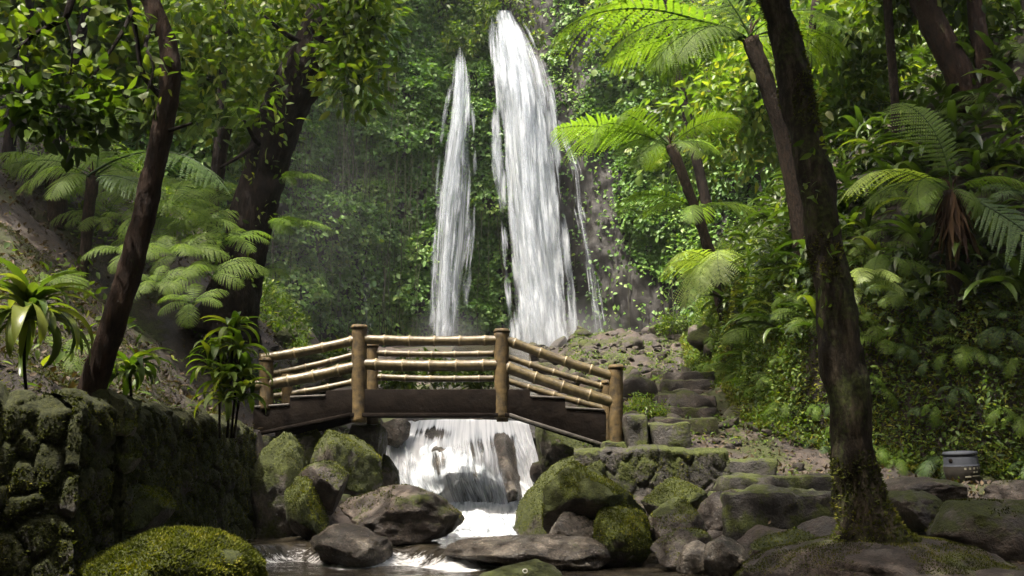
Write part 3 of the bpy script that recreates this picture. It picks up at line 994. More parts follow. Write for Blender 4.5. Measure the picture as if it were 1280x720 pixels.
# ------------------------------------------------------------------ retaining wall on the left
def stone_wall(name, label, base, top, y_res=.022, cell=5.0, th=.35, seed=0, batter=.0, moss=16000, mat='wall', rel=1.0):
    """base: list of (x, y) along the foot, seen from its right-hand side; top: heights there; z from zb."""
    base = np.array(base, float)
    L = np.concatenate([[0], np.cumsum(np.linalg.norm(np.diff(base, axis=0), axis=1))])
    nu = int(L[-1] / y_res)
    u = np.linspace(0, L[-1], nu)
    bx, by = np.interp(u, L, base[:, 0]), np.interp(u, L, base[:, 1])
    zt = np.interp(u, L, [t[1] for t in top])
    zb = np.interp(u, L, [t[0] for t in top])
    tx, ty = np.gradient(bx), np.gradient(by)
    ln = np.hypot(tx, ty)
    nx, ny = ty / ln, -tx / ln
    nv = 84
    t = np.linspace(0, 1, nv)
    # cap stones wobble
    q1 = np.stack([u * 3.2, 0 * u, 0 * u], 1)
    f1, f2, cr = voro(q1, 77 + seed)
    zt = zt + rel * ((cr - .5) * .11 - .05 * np.exp(-((f2 - f1) / .10) ** 2))
    Z = zb[:, None] + (zt - zb)[:, None] * t[None]
    U = np.broadcast_to(u[:, None], Z.shape)
    q = np.stack([U.ravel() * cell * 1.25, Z.ravel() * cell * .85, np.zeros(Z.size)], 1)
    q = q + .35 * np.stack([fbm(q * .8, 2, 5), fbm(q * .8 + 9, 2, 6), np.zeros(len(q))], 1)
    f1, f2, cr = voro(q, 50 + seed)
    gap = smooth(0, .22, f2 - f1)
    d = .075 * gap * (.55 + .8 * cr) - .03 * f1 + .025 * fbm(q * 2.5, 4, 60) - .05
    d = d.reshape(Z.shape) * rel
    d = d - .10 * smooth(.93, 1.0, t)[None] ** 2
    X = bx[:, None] + nx[:, None] * (d - batter * t[None])
    Yv = by[:, None] + ny[:, None] * (d - batter * t[None])
    front = np.stack([X, Yv, Z], -1)
    back_top = np.stack([bx - nx * th, by - ny * th, zt - .02 + .03 * fbm(q1 * 3, 2, 3)], -1)[:, None]
    back_low = np.stack([bx - nx * th, by - ny * th, zb], -1)[:, None]
    mid = (front[:, -1:] + back_top) / 2 + np.array([0, 0, .02])
    V = np.concatenate([front, mid, back_top, back_low], 1)
    nvv = V.shape[1]
    vv_, ff = V.reshape(-1, 3), grid_faces(nu, nvv)
    c0, c1 = V[0], V[-1]
    root = thing(name, label, 'wall', (base[:, 0].mean(), base[:, 1].mean(), min(tt[0] for tt in top)))
    loc = np.array(root.location)
    mbw = MB()
    mbw.add(vv_, ff)
    for c in (c0, c1):
        m = c.mean(0)
        j = np.arange(nvv)
        mbw.add(np.vstack([c, m[None]]), np.stack([j, (j + 1) % nvv, np.full(nvv, nvv)], 1))
    mbw.build('masonry', M[mat], root, loc)
    tri = np.vstack([ff[:, [0, 1, 2]], ff[:, [0, 2, 3]]])
    mbm = MB()
    blades(mbm, vv_, tri, moss, (.010, .034), -.4, 70 + seed, 1.6, -.32)
    mbm.build('moss', M['moss_dark'], root, loc)['kind'] = 'stuff'
    return root


stone_wall('retaining_wall', 'long mossy dry stone wall running back to the bridge', [(-2.78, 6.9), (-2.85, 8.5), (-2.9, 10.2), (-3.0, 11.6)], [(-.2, 1.53), (-.2, 1.50), (-.2, 1.50), (-.2, 1.42)], seed=1, batter=.12, moss=75000, rel=.62)
stone_wall('retaining_wall', 'nearest mossy stone wall below the striped broad-leaved plant', [(-4.6, 5.2), (-3.6, 5.9), (-2.86, 6.25), (-2.80, 6.75)], [(-.2, 1.52), (-.2, 1.53), (-.2, 1.50), (-.2, 1.46)], seed=2, batter=.10, moss=60000, rel=.62)


# ------------------------------------------------------------------ masonry blocks
def rough_box(mb, x0, x1, y0, y1, z0, z1, res=.05, amp=.075, seed=0, round_=.05, freq=2.6):
    def n(a, b):
        return max(2, int((b - a) / res))
    nx, ny, nz = n(x0, x1), n(y0, y1), n(z0, z1)
    sides = []
    X, Y, Z = np.linspace(x0, x1, nx + 1), np.linspace(y0, y1, ny + 1), np.linspace(z0, z1, nz + 1)
    for ax in range(3):
        for s in (0, 1):
            if ax == 0:
                a, b = np.meshgrid(Y, Z, indexing='ij')
                v = np.stack([np.full(a.size, (x0, x1)[s]), a.ravel(), b.ravel()], 1)
                f = grid_faces(ny + 1, nz + 1)
                f = f if s else f[:, ::-1]
            elif ax == 1:
                a, b = np.meshgrid(X, Z, indexing='ij')
                v = np.stack([a.ravel(), np.full(a.size, (y0, y1)[s]), b.ravel()], 1)
                f = grid_faces(nx + 1, nz + 1)
                f = f[:, ::-1] if s else f
            else:
                a, b = np.meshgrid(X, Y, indexing='ij')
                v = np.stack([a.ravel(), b.ravel(), np.full(a.size, (z0, z1)[s])], 1)
                f = grid_faces(nx + 1, ny + 1)
                f = f if s else f[:, ::-1]
            sides.append((v, f))
    c = np.array([(x0 + x1) / 2, (y0 + y1) / 2, (z0 + z1) / 2])
    h = np.array([(x1 - x0) / 2, (y1 - y0) / 2, (z1 - z0) / 2])
    out = []
    for v, f in sides:
        d = v - c
        inner = np.clip(d, -(h - round_), h - round_)
        e = d - inner
        L = np.linalg.norm(e, axis=1, keepdims=True)
        v2 = c + inner + e / np.maximum(L, 1e-9) * np.minimum(L, round_)
        dirn = norm(e + d * .05)
        v2 = v2 + dirn * (amp * fbm(v2 * freq, 4, seed) + amp * .5 * fbm(v2 * freq * 3.3, 3, seed + 3))[:, None]
        mb.add(v2, f)
        out.append((v2, f))
    return out


def masonry(name, label, cat, boxes, mat, moss=0, thr=.3, mmat='moss_dark', part='block'):
    x0, x1, y0, y1, z0, z1 = boxes[0]
    root = thing(name, label, cat, ((x0 + x1) / 2, (y0 + y1) / 2, z0))
    loc = np.array(root.location)
    for i, b in enumerate(boxes):
        mb = MB()
        out = rough_box(mb, *b, seed=int(abs(b[0] * 37 + b[4] * 91)) + i)
        mb.build(part, M[mat], root, loc)
        if moss:
            mm = MB()
            for v, f in out:
                blades(mm, v, np.vstack([f[:, [0, 1, 2]], f[:, [0, 2, 3]]]), moss // 6, (.01, .035), thr, i, 1.8, -.1)
            if mm.n:
                mm.build('moss', M[mmat], root, loc)['kind'] = 'stuff'
    return root


stone_wall('platform_wall', 'dark stone platform with a mossy edge at the right foot of the bridge', [(.72, 10.9), (1.6, 10.8), (2.52, 10.85)], [(.1, 1.20), (.1, 1.21), (.1, 1.18)], seed=4, th=1.7, moss=16000, mat='platform', cell=4.5, rel=.32)
masonry('bridge_step', 'upper dark stone step against the bridge end post', 'step', [(1.42, 1.70, 11.55, 12.9, 1.1, 1.61)], 'platform', 1500)
masonry('bridge_step', 'lower dark stone step between the bridge end post and the far steps', 'step', [(1.72, 2.22, 11.5, 12.8, 1.1, 1.505)], 'platform', 2500)
masonry('stone_steps', 'wide mossy stone steps climbing from the pool to the platform', 'steps', [(2.15, 3.52, 9.6, 10.4, .1, .715), (2.35, 3.80, 10.42, 11.5, .2, .862), (2.66, 3.30, 11.52, 12.3, .3, 1.05)], 'platform', 9000, part='step')
fs = []
for k in range(6):
    Y = 13.9 + k * .8
    xx = P(846 + 2.0 * k, 500, Y)[0]
    z = max(P(846, 545 - 9.2 * k, Y)[2], max(T1(xx + dx_, Y + .4) for dx_ in (-.3, 0, .35, .7)) + .05)
    fs.append((xx - .36, xx + .62, Y, Y + .78, z - .28, z))
masonry('stone_steps', 'far narrow stone steps climbing beside the mossy bank behind the bridge', 'steps', fs, 'rubble', 0, part='step')


# ------------------------------------------------------------------ bridge
def build_bridge():
    YN, YF = 12.0, 13.15
    root = thing('footbridge', 'small arched footbridge with bamboo rails over the cascade', 'bridge', P(545, 560, YN))
    loc = np.array(root.location)
    dY = np.array([0, YF - YN, 0])
    posts = [(449, 411, 528, 9.6), (627, 416, 522, 9.2), (770, 461, 562, 8.8), (333, 452, 512, 8.6)]
    for i, (px, t, b, r) in enumerate(posts):
        for k in (0, 1):
            a, c = P(px, b, YN), P(px, t, YN)
            rad = r * S(450, YN) * (1 if k == 0 else .88)
            a, c = a + dY * k, c + dY * k
            if k:
                c = c - np.array([0, 0, .10])
            m = MB()
            n = 26
            zz = np.linspace(0, 1, n)
            pts = a + (c - a) * zz[:, None]
            rr = rad * (1 + .05 * np.sin(zz * 9 + px) * .5)
            tube(m, np.c_[pts], rr, 16, None, .10, 7, px)
            p = m.build('post', M['post'], root, loc)
            m = MB()
            tube(m, [c - np.array([0, 0, .0]), c + np.array([0, 0, .02]), c + np.array([0, 0, .05])], [rad * 1.12, rad * 1.14, rad * .95], 16, None, .04, 9, px)
            cp_ = m.build('post_cap', M['post'], p, None)
            cp_.data.transform(__import__('mathutils').Matrix.Translation(tuple(-loc)))
    rails = [  # near: px0, py0, px1, py1, half thickness
        (449, 424, 627, 425, 6.2, 0), (449, 455, 627, 456, 7.2, 0), (449, 424, 326, 448, 6.2, 0), (449, 457, 318, 483, 7.2, 0),
        (627, 423, 768, 471, 6.2, 0), (627, 457, 768, 503, 7.2, 0),
        (464, 441, 618, 442, 5.0, 1), (464, 471, 618, 473, 5.0, 1), (452, 441, 338, 468, 5.0, 1), (452, 475, 338, 496, 5.0, 1),
        (625, 443, 757, 484, 5.0, 1), (625, 473, 757, 511, 5.0, 1)]
    for q, (x0, y0, x1, y1, h, k) in enumerate(rails):
        Y = YF if k else YN
        a, c = P(x0, y0, Y), P(x1, y1, Y)
        r = h * S(450, YN) * (1.02 if not k else .92)
        L = np.linalg.norm(c - a)
        m = MB()
        n = int(L / .03)
        t = np.linspace(0, 1, n)
        pts = a + (c - a) * t[:, None]
        pts[:, 2] -= .018 * np.sin(np.pi * t)
        per = .33 + .02 * (q % 3)
        ph = (t * L + .13 * q) % per / per
        rr = r * (1 - .05 * np.sin(np.pi * ph)) + r * .10 * np.exp(-(np.minimum(ph, 1 - ph) / .05) ** 2)
        tube(m, pts, rr, 14, None, .03, 5, q, rnd=0.0)
        d = (c - a) / L
        s = per - (.13 * q) % per
        while s < L - .04:
            p = a + d * s
            p[2] -= .018 * math.sin(math.pi * s / L)
            tube(m, [p - d * .014, p - d * .006, p + d * .006, p + d * .014], [r * 1.02, r * 1.13, r * 1.13, r * 1.02], 14, rnd=1.0, cap=False)
            s += per
        m.build('rail', M['bamboo'], root, loc)
    # stepped side beams: top outline and bottom outline in pixels at YN
    top = [(318, 509), (363, 506), (363.5, 497), (408, 495), (408.5, 489), (440, 487), (637, 487), (662, 487), (662.5, 496), (706, 498), (706.5, 510), (754, 513), (757, 516)]
    bot = [(318, 543), (363, 538), (363.5, 538), (408, 527), (408.5, 527), (440, 517), (637, 517), (662, 525), (662.5, 525), (706, 540), (706.5, 540), (754, 555), (757, 556)]

    def prism(name, up, lo, Ya, Yb, mat, flip=False):
        m = MB()
        A = np.array([P(x, y, YN) for x, y in up])
        Bv = np.array([P(x, y, YN) for x, y in lo])
        n = len(A)
        V = []
        for Yo in (Ya - YN, Yb - YN):
            for R in (A, Bv):
                V.append(R + np.array([0, Yo, 0]))
        V = np.vstack(V)
        i = np.arange(n - 1)
        f = [np.stack([i, n + i, n + i + 1, i + 1], 1), np.stack([2 * n + i, 2 * n + i + 1, 3 * n + i + 1, 3 * n + i], 1),
             np.stack([i, i + 1, 2 * n + i + 1, 2 * n + i], 1), np.stack([n + i, 3 * n + i, 3 * n + i + 1, n + i + 1], 1),
             np.array([[0, 2 * n, 3 * n, n], [n - 1, 2 * n - 1, 4 * n - 1, 3 * n - 1]])]
        m.add(V, f)
        o = m.build(name, M[mat], root, loc, smooth_=False)
        bv = o.modifiers.new('edge', 'BEVEL')
        bv.width = .008
        bv.segments = 2
        bv.limit_method = 'ANGLE'
        return o
    prism('side_beam', top, bot, YN - .06, YN + .09, 'beam')
    prism('side_beam', top, bot, YF - .09, YF + .06, 'beam')
    prism('deck', [(x, y + 2.5) for x, y in top], [(x, y + 10) for x, y in top], YN + .09, YF - .09, 'beam')
    # worn lip strips on the beam foot and on the step edges
    prism('beam_lip', [(440, 516.5), (637, 516.5)], [(440, 521.5), (637, 521.5)], YN - .085, YN + .05, 'beam')
    prism('beam_lip', [(637, 516.5), (662, 525), (757, 555)], [(637, 521), (662, 529), (757, 559)], YN - .085, YN + .05, 'flange')
    prism('beam_lip', [(320, 541), (440, 516)], [(320, 545), (440, 521)], YN - .085, YN + .05, 'beam')
    for (x0, y0, x1, y1) in [(320, 507.5, 363, 504.5), (364, 495.5, 408, 493.5), (663, 494.5, 706, 496.5), (707, 508.5, 755, 511.5)]:
        prism('step_edge', [(x0, y0), (x1, y1)], [(x0, y0 + 2.6), (x1, y1 + 2.6)], YN - .075, YN + .2, 'flange')
    return root


build_bridge()
masonry('bridge_abutment', 'dark mossy stone block under the right bridge end post', 'abutment', [(1.15, 1.55, 11.75, 13.2, .6, 1.28)], 'platform', 2500)
masonry('bridge_abutment', 'shaded stone abutment under the left bridge end', 'abutment', [(-3.9, -3.05, 11.7, 13.4, -.2, 1.35)], 'wall', 2500)
masonry('bridge_abutment', 'small mossy pier under the left middle post of the bridge', 'abutment', [(-2.1, -1.72, 12.15, 12.9, .3, 1.50)], 'platform', 2500)


# ------------------------------------------------------------------ barrel
def build_barrel():
    b = P(1204, 599, 12.2)
    z0 = T1(b[0], b[1]) - .01
    s = S(580, 12.2)
    H_ = 42 * s
    root = thing('barrel', 'blue-grey plastic barrel bin with dark lid and faded lettering on the path', 'barrel', (b[0], b[1], z0))
    prof = [(0, 0), (.86, 0), (.93, .04), (.96, .3), (1.0, .34), (1.0, .40), (1.02, .44), (1.02, .56), (.99, .60), (.97, .64), (.97, .80), (.93, .86), (.90, .90)]
    R = 20.5 * s

    def lathe(name, pr, mat, seg=40, par=root):
        m = MB()
        V = np.array([[R * r * math.cos(a), R * r * math.sin(a), H_ * z] for r, z in pr for a in np.arange(seg) / seg * 2 * np.pi])
        m.add(V, grid_faces(len(pr), seg, True))
        o = m.build(name, M[mat], par)
        return o
    lathe('lower_body', [p for p in prof if p[1] <= .57], 'barrel_low')
    lathe('upper_body', [(1.02, .57)] + [p for p in prof if p[1] > .57], 'barrel')
    lid = lathe('lid', [(.93, .885), (.98, .89), (.99, .93), (.95, .985), (.6, 1.0), (0, 1.0)], 'barrel')
    m = MB()
    a = math.radians(-150)
    cx, cy = R * .97 * math.cos(a), R * .97 * math.sin(a)
    tube(m, [(cx * .9, cy * .9, H_ * .74), (cx * 1.02, cy * 1.02, H_ * .74)], [.028, .028], 14)
    m.build('hand_hole_shade', M['beam'], root)  # solid black disc painted in for the shade inside the hole
    # faded lettering: two illegible rows of painted strokes and a bar

    def stroke(m, a0, a1, z0_, z1_):
        aa = np.linspace(a0, a1, 4)
        rr = R * 1.028
        V = np.array([[rr * math.cos(t), rr * math.sin(t), H_ * z] for t in aa for z in (z0_, z1_)])
        m.add(V, grid_faces(4, 2))
    m = MB()
    for k in range(5):
        stroke(m, math.radians(-108 + 15 * k), math.radians(-101 + 15 * k), .47, .535)
    for k in range(2):
        stroke(m, math.radians(-80 + 12 * k), math.radians(-72 + 12 * k), .37, .42)
    stroke(m, math.radians(-108), math.radians(-88), .25, .295)
    stroke(m, math.radians(-84), math.radians(-52), .27, .295)
    m.build('lettering', M['barrel_ink'], root)
    root.rotation_euler = (math.radians(2), math.radians(-3), 0)


build_barrel()
# the small white ring lying on the foreground rock
c = P(656, 715, 8.0)
mb = MB()
a = np.linspace(0, 2 * np.pi, 25)
tube(mb, np.stack([.019 * np.cos(a), .006 * np.sin(a), .014 * np.sin(a)], 1), .0045, 8, cap=False)
o = mb.build('ring', plain_mat('white_plastic', (.6, .6, .55), (.75, .75, .7)))
o.location = c + np.array([0, -.16, .025])
tag(o, 'small white plastic ring lying on the dark rock at the pool', 'ring')


# ------------------------------------------------------------------ foliage helpers
def cloud(mb, centers, radii, n_per, tpl, size, up=.6, rnd=(.5, .2), droop=-.2, flat=1.0):
    """Leaf clusters: for every centre n_per leaves inside its blob."""
    centers = np.atleast_2d(centers)
    n = len(centers) * n_per
    c = np.repeat(centers, n_per, 0)
    r_ = np.repeat(np.broadcast_to(radii, (len(centers),)), n_per)
    d = rdir(n)
    rad = rng.random(n) ** (1 / 2.2)
    p = c + d * (r_ * rad)[:, None] * np.array([1, 1, flat])
    ax = norm(d + rdir(n) * .9 + np.array([0, 0, droop]))
    nr = norm(rdir(n) * .55 + np.array([0, 0, up]))
    cl = np.repeat(rng.normal(0, .10, len(centers)), n_per)
    scatter(mb, tpl, p, ax, nr, rng.uniform(size[0], size[1], n), np.clip(rng.normal(rnd[0], rnd[1], n) + cl, 0, 1))


def ell_points(c, r, n, shell=.5):
    d = rdir(n)
    k = shell + (1 - shell) * rng.random(n)
    return np.asarray(c) + d * k[:, None] * np.asarray(r)


OVAL, OVALW, DIAM, DIAMW, SLIM = t_oval(.42), t_oval(.62), t_diamond(.5), t_diamond(.7), t_oval(.26, .05, -.25)


def frond_mesh(mb, L, n_pin=20, n_sub=12, pw=.34, rise=.35, droop=.9, seed=0, rach=.012, base=np.zeros(3), bare=.16, hang=.35, rnd0=.5):
    """Bipinnate frond from base, along +Y, arching down in Z."""
    r = np.random.default_rng(seed)
    t = np.linspace(0, 1, 24)
    ang = rise - (rise + droop) * t ** 1.2
    y = np.concatenate([[0], np.cumsum(np.cos(ang[:-1]))]) * L / 23
    z = np.concatenate([[0], np.cumsum(np.sin(ang[:-1]))]) * L / 23
    x = .04 * L * np.sin(t * 2.2 + seed)
    C = np.stack([x, y, z], 1)
    tube(mb, C + base, np.linspace(rach, rach * .25, 24), 5, rnd=.15, cap=False)
    tt = np.linspace(bare, .985, n_pin)
    pos = np.stack([np.interp(tt, t, C[:, k]) for k in range(3)], 1)
    tan = norm(np.stack([np.interp(tt, t, np.gradient(C[:, k])) for k in range(3)], 1))
    s = (tt - bare) / (1 - bare)
    plen = pw * L * np.clip(np.sin(np.pi * (s * .88 + .10)) ** .75, .05, 1)
    for sd in (-1, 1):
        side = np.array([sd, 0, 0.0])
        dirp = norm(side * .9 + tan * (.35 + .4 * s[:, None]) + np.array([0, 0, -.12]) + r.normal(size=(n_pin, 3)) * .05)
        q = np.linspace(.04, .97, n_sub)
        # points along every pinna, hanging toward the tip
        pp = pos[:, None] + dirp[:, None] * (q[None, :, None] * plen[:, None, None])
        pp[..., 2] -= hang * plen[:, None] * q[None] ** 2
        pd = dirp[:, None] + np.zeros_like(pp)
        pd[..., 2] -= 2 * hang * q[None] * .5
        pd = norm(pd)
        nrm = norm(np.cross(np.broadcast_to(dirp, dirp.shape), tan) * -sd)
        nrm = np.where(nrm[:, 2:3] < 0, -nrm, nrm)
        sub = norm(np.cross(nrm[:, None] + 0 * pp, pd))
        pitch = plen[:, None] / n_sub
        gap = (1 - bare) * L / n_pin
        sl = np.minimum(gap * .46, .3 * plen)[:, None] * np.clip(1.15 - q[None] ** 2 * .95, .12, 1)
        for e in (-1, 1):
            tip = pp + sub * e * sl[..., None] + pd * (sl * .45)[..., None]
            tip[..., 2] -= .15 * sl
            w = pd * (pitch * .52)[..., None]
            m = (pp + tip) / 2 + nrm[:, None] * .04 * sl[..., None]
            V = np.stack([pp - w * .6, m - w * .9, tip, m + w * .9, pp + w * .6], 2).reshape(-1, 3) + base
            k = V.shape[0] // 5
            o = (np.arange(k) * 5)[:, None]
            rn = np.clip(rnd0 + r.normal(size=k) * .08 + .12 * np.repeat(s, n_sub), 0, 1)
            mb.add(V, [o + np.array([0, 1, 3, 4]), o + np.array([1, 2, 3])], np.repeat(rn, 5))


FROND = {}


def frond_data(kind, seed):
    """Shared frond mesh of unit length."""
    key = (kind, seed)
    if key not in FROND:
        mb = MB()
        par = {'tree': dict(n_pin=24, n_sub=16, pw=.27, rise=.45, droop=.95), 'flat': dict(n_pin=26, n_sub=18, pw=.30, rise=.30, droop=.55, hang=.2),
               'drop': dict(n_pin=22, n_sub=14, pw=.24, rise=.35, droop=1.7, hang=.5), 'small': dict(n_pin=15, n_sub=10, pw=.25, rise=.7, droop=.8)}[kind]
        frond_mesh(mb, 1.0, seed=seed, rach=.008, **par)
        v, f = mb.arrays()
        FROND[key] = mb
    return FROND[key]


def frond_obj(root, kind, seed, mat, az, elev, L, base=(0, 0, 0), roll=0.0):
    """A frond as a part: shares mesh data with others of its kind, seed and material."""
    key = (kind, seed, mat)
    if key not in FROND:
        o = frond_data(kind, seed).build('frond', M[mat], root)
        FROND[key] = o
    else:
        o = FROND[key].copy()
        COL.objects.link(o)
        o.parent = root
    o.location = base
    o.rotation_mode = 'ZXY'
    o.rotation_euler = (elev, roll, az)
    o.scale = (L,) * 3
    return o


def az_to(a, b):
    """Azimuth that turns +Y onto the direction a -> b, and the pitch."""
    d = np.asarray(b) - np.asarray(a)
    return math.atan2(-d[0], d[1]), math.atan2(d[2], math.hypot(d[0], d[1])), float(np.linalg.norm(d))


def trunk_part(root, pts, rad, mat, seg=18, n=70, bump=.16, freq=5, seed=0, name='trunk', flare=0.0):
    mb = MB()
    tube(mb, pts, rad, seg, n, bump, freq, seed, flare=flare)
    return mb.build(name, M[mat], root, np.array(root.location))


# ------------------------------------------------------------------ main trees
def px_path(lst):
    """[(px, py, Y, half width px)] -> points, radii."""
    return [P(a, b, Y) for a, b, Y, w in lst], [w * S(b, Y) for a, b, Y, w in lst]


# leaning slender tree by the near wall
pts, rad = px_path([(108, 520, 7.2, 19), (120, 470, 7.2, 16.5), (143, 400, 7.2, 15.5), (165, 330, 7.25, 15), (181, 265, 7.3, 14), (193, 205, 7.3, 13.5), (206, 150, 7.3, 13), (213, 100, 7.3, 12.5), (209, 55, 7.3, 12), (194, 15, 7.3, 12), (176, -30, 7.3, 11.5), (165, -100, 7.4, 11)])
top = pts[-1] + np.array([-.2, -.3, 1.3])
pts.append(top)
rad.append(.055)
t1 = thing('broadleaf_tree', 'slender leaning tree with a reddish curved trunk growing from the wall corner', 'tree', pts[0])
trunk_part(t1, pts, rad, 'bark_red', 22, 160, .24, 7, 1)
L1 = np.array(t1.location)


def branch(root, lst, mat='bark', w=None):
    p, r_ = px_path(lst)
    return trunk_part(root, p, r_, mat, 7, 30, .12, 12, 3, 'branch')


branch(t1, [(200, 120, 7.3, 4), (178, 90, 7.2, 3.2), (166, 20, 7.1, 3), (150, -30, 7.0, 2.6)])
branch(t1, [(168, 10, 7.1, 3), (150, 45, 6.9, 2.4), (120, 90, 6.7, 1.8), (100, 115, 6.6, 1.2)])
branch(t1, [(96, -30, 6.6, 5), (86, 12, 6.5, 4.5), (78, 25, 6.5, 3.4), (45, 42, 6.4, 2.6), (22, 62, 6.3, 1.6)])
branch(t1, [(82, 20, 6.5, 1.8), (90, 55, 6.5, 1.5), (88, 100, 6.5, 1.0)])
branch(t1, [(204, 165, 7.3, 3), (222, 160, 7.2, 2.4), (240, 154, 7.1, 1.6)])
branch(t1, [(196, 25, 7.3, 4), (182, 55, 7.1, 2.4), (192, 85, 7.0, 1.8), (178, 130, 6.9, 1.0)])
mb = MB()
cc = [P(a, b, Y) for a, b, Y in [(60, 130, 6.4), (30, 150, 6.3), (100, 140, 6.5), (125, 150, 6.6), (80, 165, 6.5), (20, 115, 6.3), (110, 112, 6.6), (140, 130, 6.7)]]
cloud(mb, cc, .21, 44, OVALW, (.07, .15), .5, (.3, .18), -.6)
cc = [P(a, b, Y) for a, b, Y in [(18, 60, 6.4), (45, 42, 6.4), (70, 60, 6.5), (90, 90, 6.5), (50, 90, 6.5), (105, 100, 6.7), (130, 60, 6.9), (150, 20, 7), (30, 10, 6.6), (120, 5, 6.8), (190, 60, 7), (185, 110, 7)]]
cloud(mb, cc, .22, 26, OVALW, (.06, .13), .5, (.65, .2), -.4)
crown_c = ell_points((-4.3, 7.2, 7.8), (2.0, 2.0, 1.4), 34, .4)
cloud(mb, crown_c, .55, 55, OVAL, (.14, .24), .6, (.5, .2))
mb.build('crown', M['leaf_mid'], t1, L1)

# big leaning trunk on the left slope
pts, rad = px_path([(278, 420, 14, 46), (288, 385, 14, 35), (300, 330, 14, 29), (313, 280, 14, 27.5), (327, 225, 14, 27), (345, 170, 14, 27), (366, 115, 14, 28), (388, 70, 14, 28), (408, 25, 14, 26), (424, -30, 14, 22)])
pts.append(pts[-1] + np.array([.5, -.4, 2.0]))
rad.append(.2)
t2 = thing('broadleaf_tree', 'big dark leaning trunk on the left slope with creepers on its bark', 'tree', pts[0])
trunk_part(t2, pts, rad, 'bark', 36, 150, .24, 3.5, 2, flare=.3)
L2 = np.array(t2.location)
for q, (a, b, c_, d) in enumerate([(352, 150, 275, 210), (335, 190, 305, 150), (395, 60, 330, 20), (400, 40, 470, 20)]):
    branch(t2, [(a, b, 13.9, 6), ((a + c_) / 2, (b + d) / 2 + 6, 13.6, 3.5), (c_, d, 13.2, 1.6)])
mb = MB()
cc = []
for k in range(70):
    px, py = rng.uniform(330, 480), rng.uniform(-40, 75)
    cc.append(P(px, py, rng.uniform(12.6, 13.4) if px > 415 or rng.random() < .25 else rng.uniform(14.3, 15.5)))
for k in range(44):
    px, py = rng.uniform(200, 350), rng.uniform(-40, 160)
    cc.append(P(px, py, rng.uniform(13, 15)))
for k in range(9):
    cc.append(P(rng.uniform(395, 475), rng.uniform(88, 122), rng.uniform(12.6, 13.2)))
cloud(mb, cc, .42, 26, OVAL, (.13, .24), .55, (.55, .2))
cr = ell_points((-2.4, 13, 12.6), (3.6, 3.4, 2.2), 80, .4)
cloud(mb, cr, .7, 55, OVAL, (.18, .3), .6, (.5, .2))
mb.build('crown', M['leaf_mid'], t2, L2)
mb = MB()
for k in range(60):
    t = rng.random()
    i = int(t * 7)
    p = np.array(pts[1 + i]) * (1 - (t * 7 - i)) + np.array(pts[2 + i]) * (t * 7 - i)
    p = p + np.array([rng.uniform(-.3, .38), -.33, 0])
    cloud(mb, p, .12, 4, OVAL, (.06, .13), .3, (.6, .2))
mb.build('creeper', M['leaf_mid'], t2, L2)

# dark trunk standing on the mound at the right
pts, rad = px_path([(1096, 705, 6.3, 78), (1090, 680, 6.3, 56), (1084, 655, 6.3, 41), (1076, 630, 6.3, 31), (1067, 570, 6.3, 27.5), (1061, 500, 6.3, 26), (1048, 430, 6.3, 25), (1042, 360, 6.3, 23), (1029, 290, 6.35, 22), (1019, 220, 6.4, 20.5), (1001, 150, 6.45, 19.5), (988, 80, 6.5, 19), (969, 0, 6.5, 18.5), (955, -60, 6.5, 20)])
pts.append(pts[-1] + np.array([-.3, .2, 1.6]))
rad.append(.09)
t3 = thing('broadleaf_tree', 'tall dark mossy trunk rising from the mound beside the steps', 'tree', pts[0])
trunk_part(t3, pts, rad, 'bark_moss', 36, 200, .30, 5, 5, flare=.45)
L3 = np.array(t3.location)
_m = MB()
tube(_m, pts, rad, 36, 200, .30, 5, 5, flare=.45)
_v, _f = _m.arrays()
_q = _f[0]
mb = MB()
blades(mb, _v, np.vstack([_q[:, [0, 1, 2]], _q[:, [0, 2, 3]]]), 26000, (.008, .03), -2, 17, 1.3, .05)
mb.build('moss', M['moss_dark'], t3, L3)['kind'] = 'stuff'
mb = MB()
cr = ell_points((1.0, 5.6, 8.4), (4.2, 3.4, 1.7), 200, .1)  # unseen crown above the frame, widened to shade trunk and foreground
cloud(mb, cr, .65, 55, OVAL, (.16, .28), .6, (.5, .2))
mb.build('crown', M['leaf_mid'], t3, L3)
mb = MB()
for (px, py) in [(1028, 190), (1020, 240), (1036, 300), (1012, 175), (1044, 180), (1030, 385), (1060, 310), (1005, 238), (1028, 352)]:
    cloud(mb, P(px, py, 6.1), .07, 4, OVAL, (.05, .1), .4, (.5, .2))
mb.build('creeper', M['leaf_mid'], t3, L3)

# ------------------------------------------------------------------ background trees
def bg_tree(label, trunk, crowns, mat, n_cl, leaf, size, group, bark='bark', rndm=(.55, .2), r_cl=.8, per=60):
    a, b, Y, w = trunk[0]
    h = hit(a, b)
    off = 0 if h is None else min(max(h - Y, -5), 6)
    trunk = [(q[0], q[1], q[2] + off, q[3]) for q in trunk]
    crowns = [(c_[0], c_[1], max(c_[2], c_[2] + off)) + c_[3:] for c_ in crowns]
    p, r_ = px_path([(a, b + 14, Y + off, w)] + trunk)
    root = thing('forest_tree', label, 'tree', p[0], group)
    trunk_part(root, p, r_, bark, 10, 40, .14, 4, len(label))
    mb = MB()
    for (px, py, Y, rx, rz) in crowns:
        s = S(py, Y)
        c = P(px, py, Y)
        pts = ell_points(c, (rx * s, rx * s * .8, rz * s), n_cl, .2)
        cloud(mb, pts, r_cl, per, leaf, size, .6, rndm)
    mb.build('crown', M[mat], root, np.array(root.location))
    return root


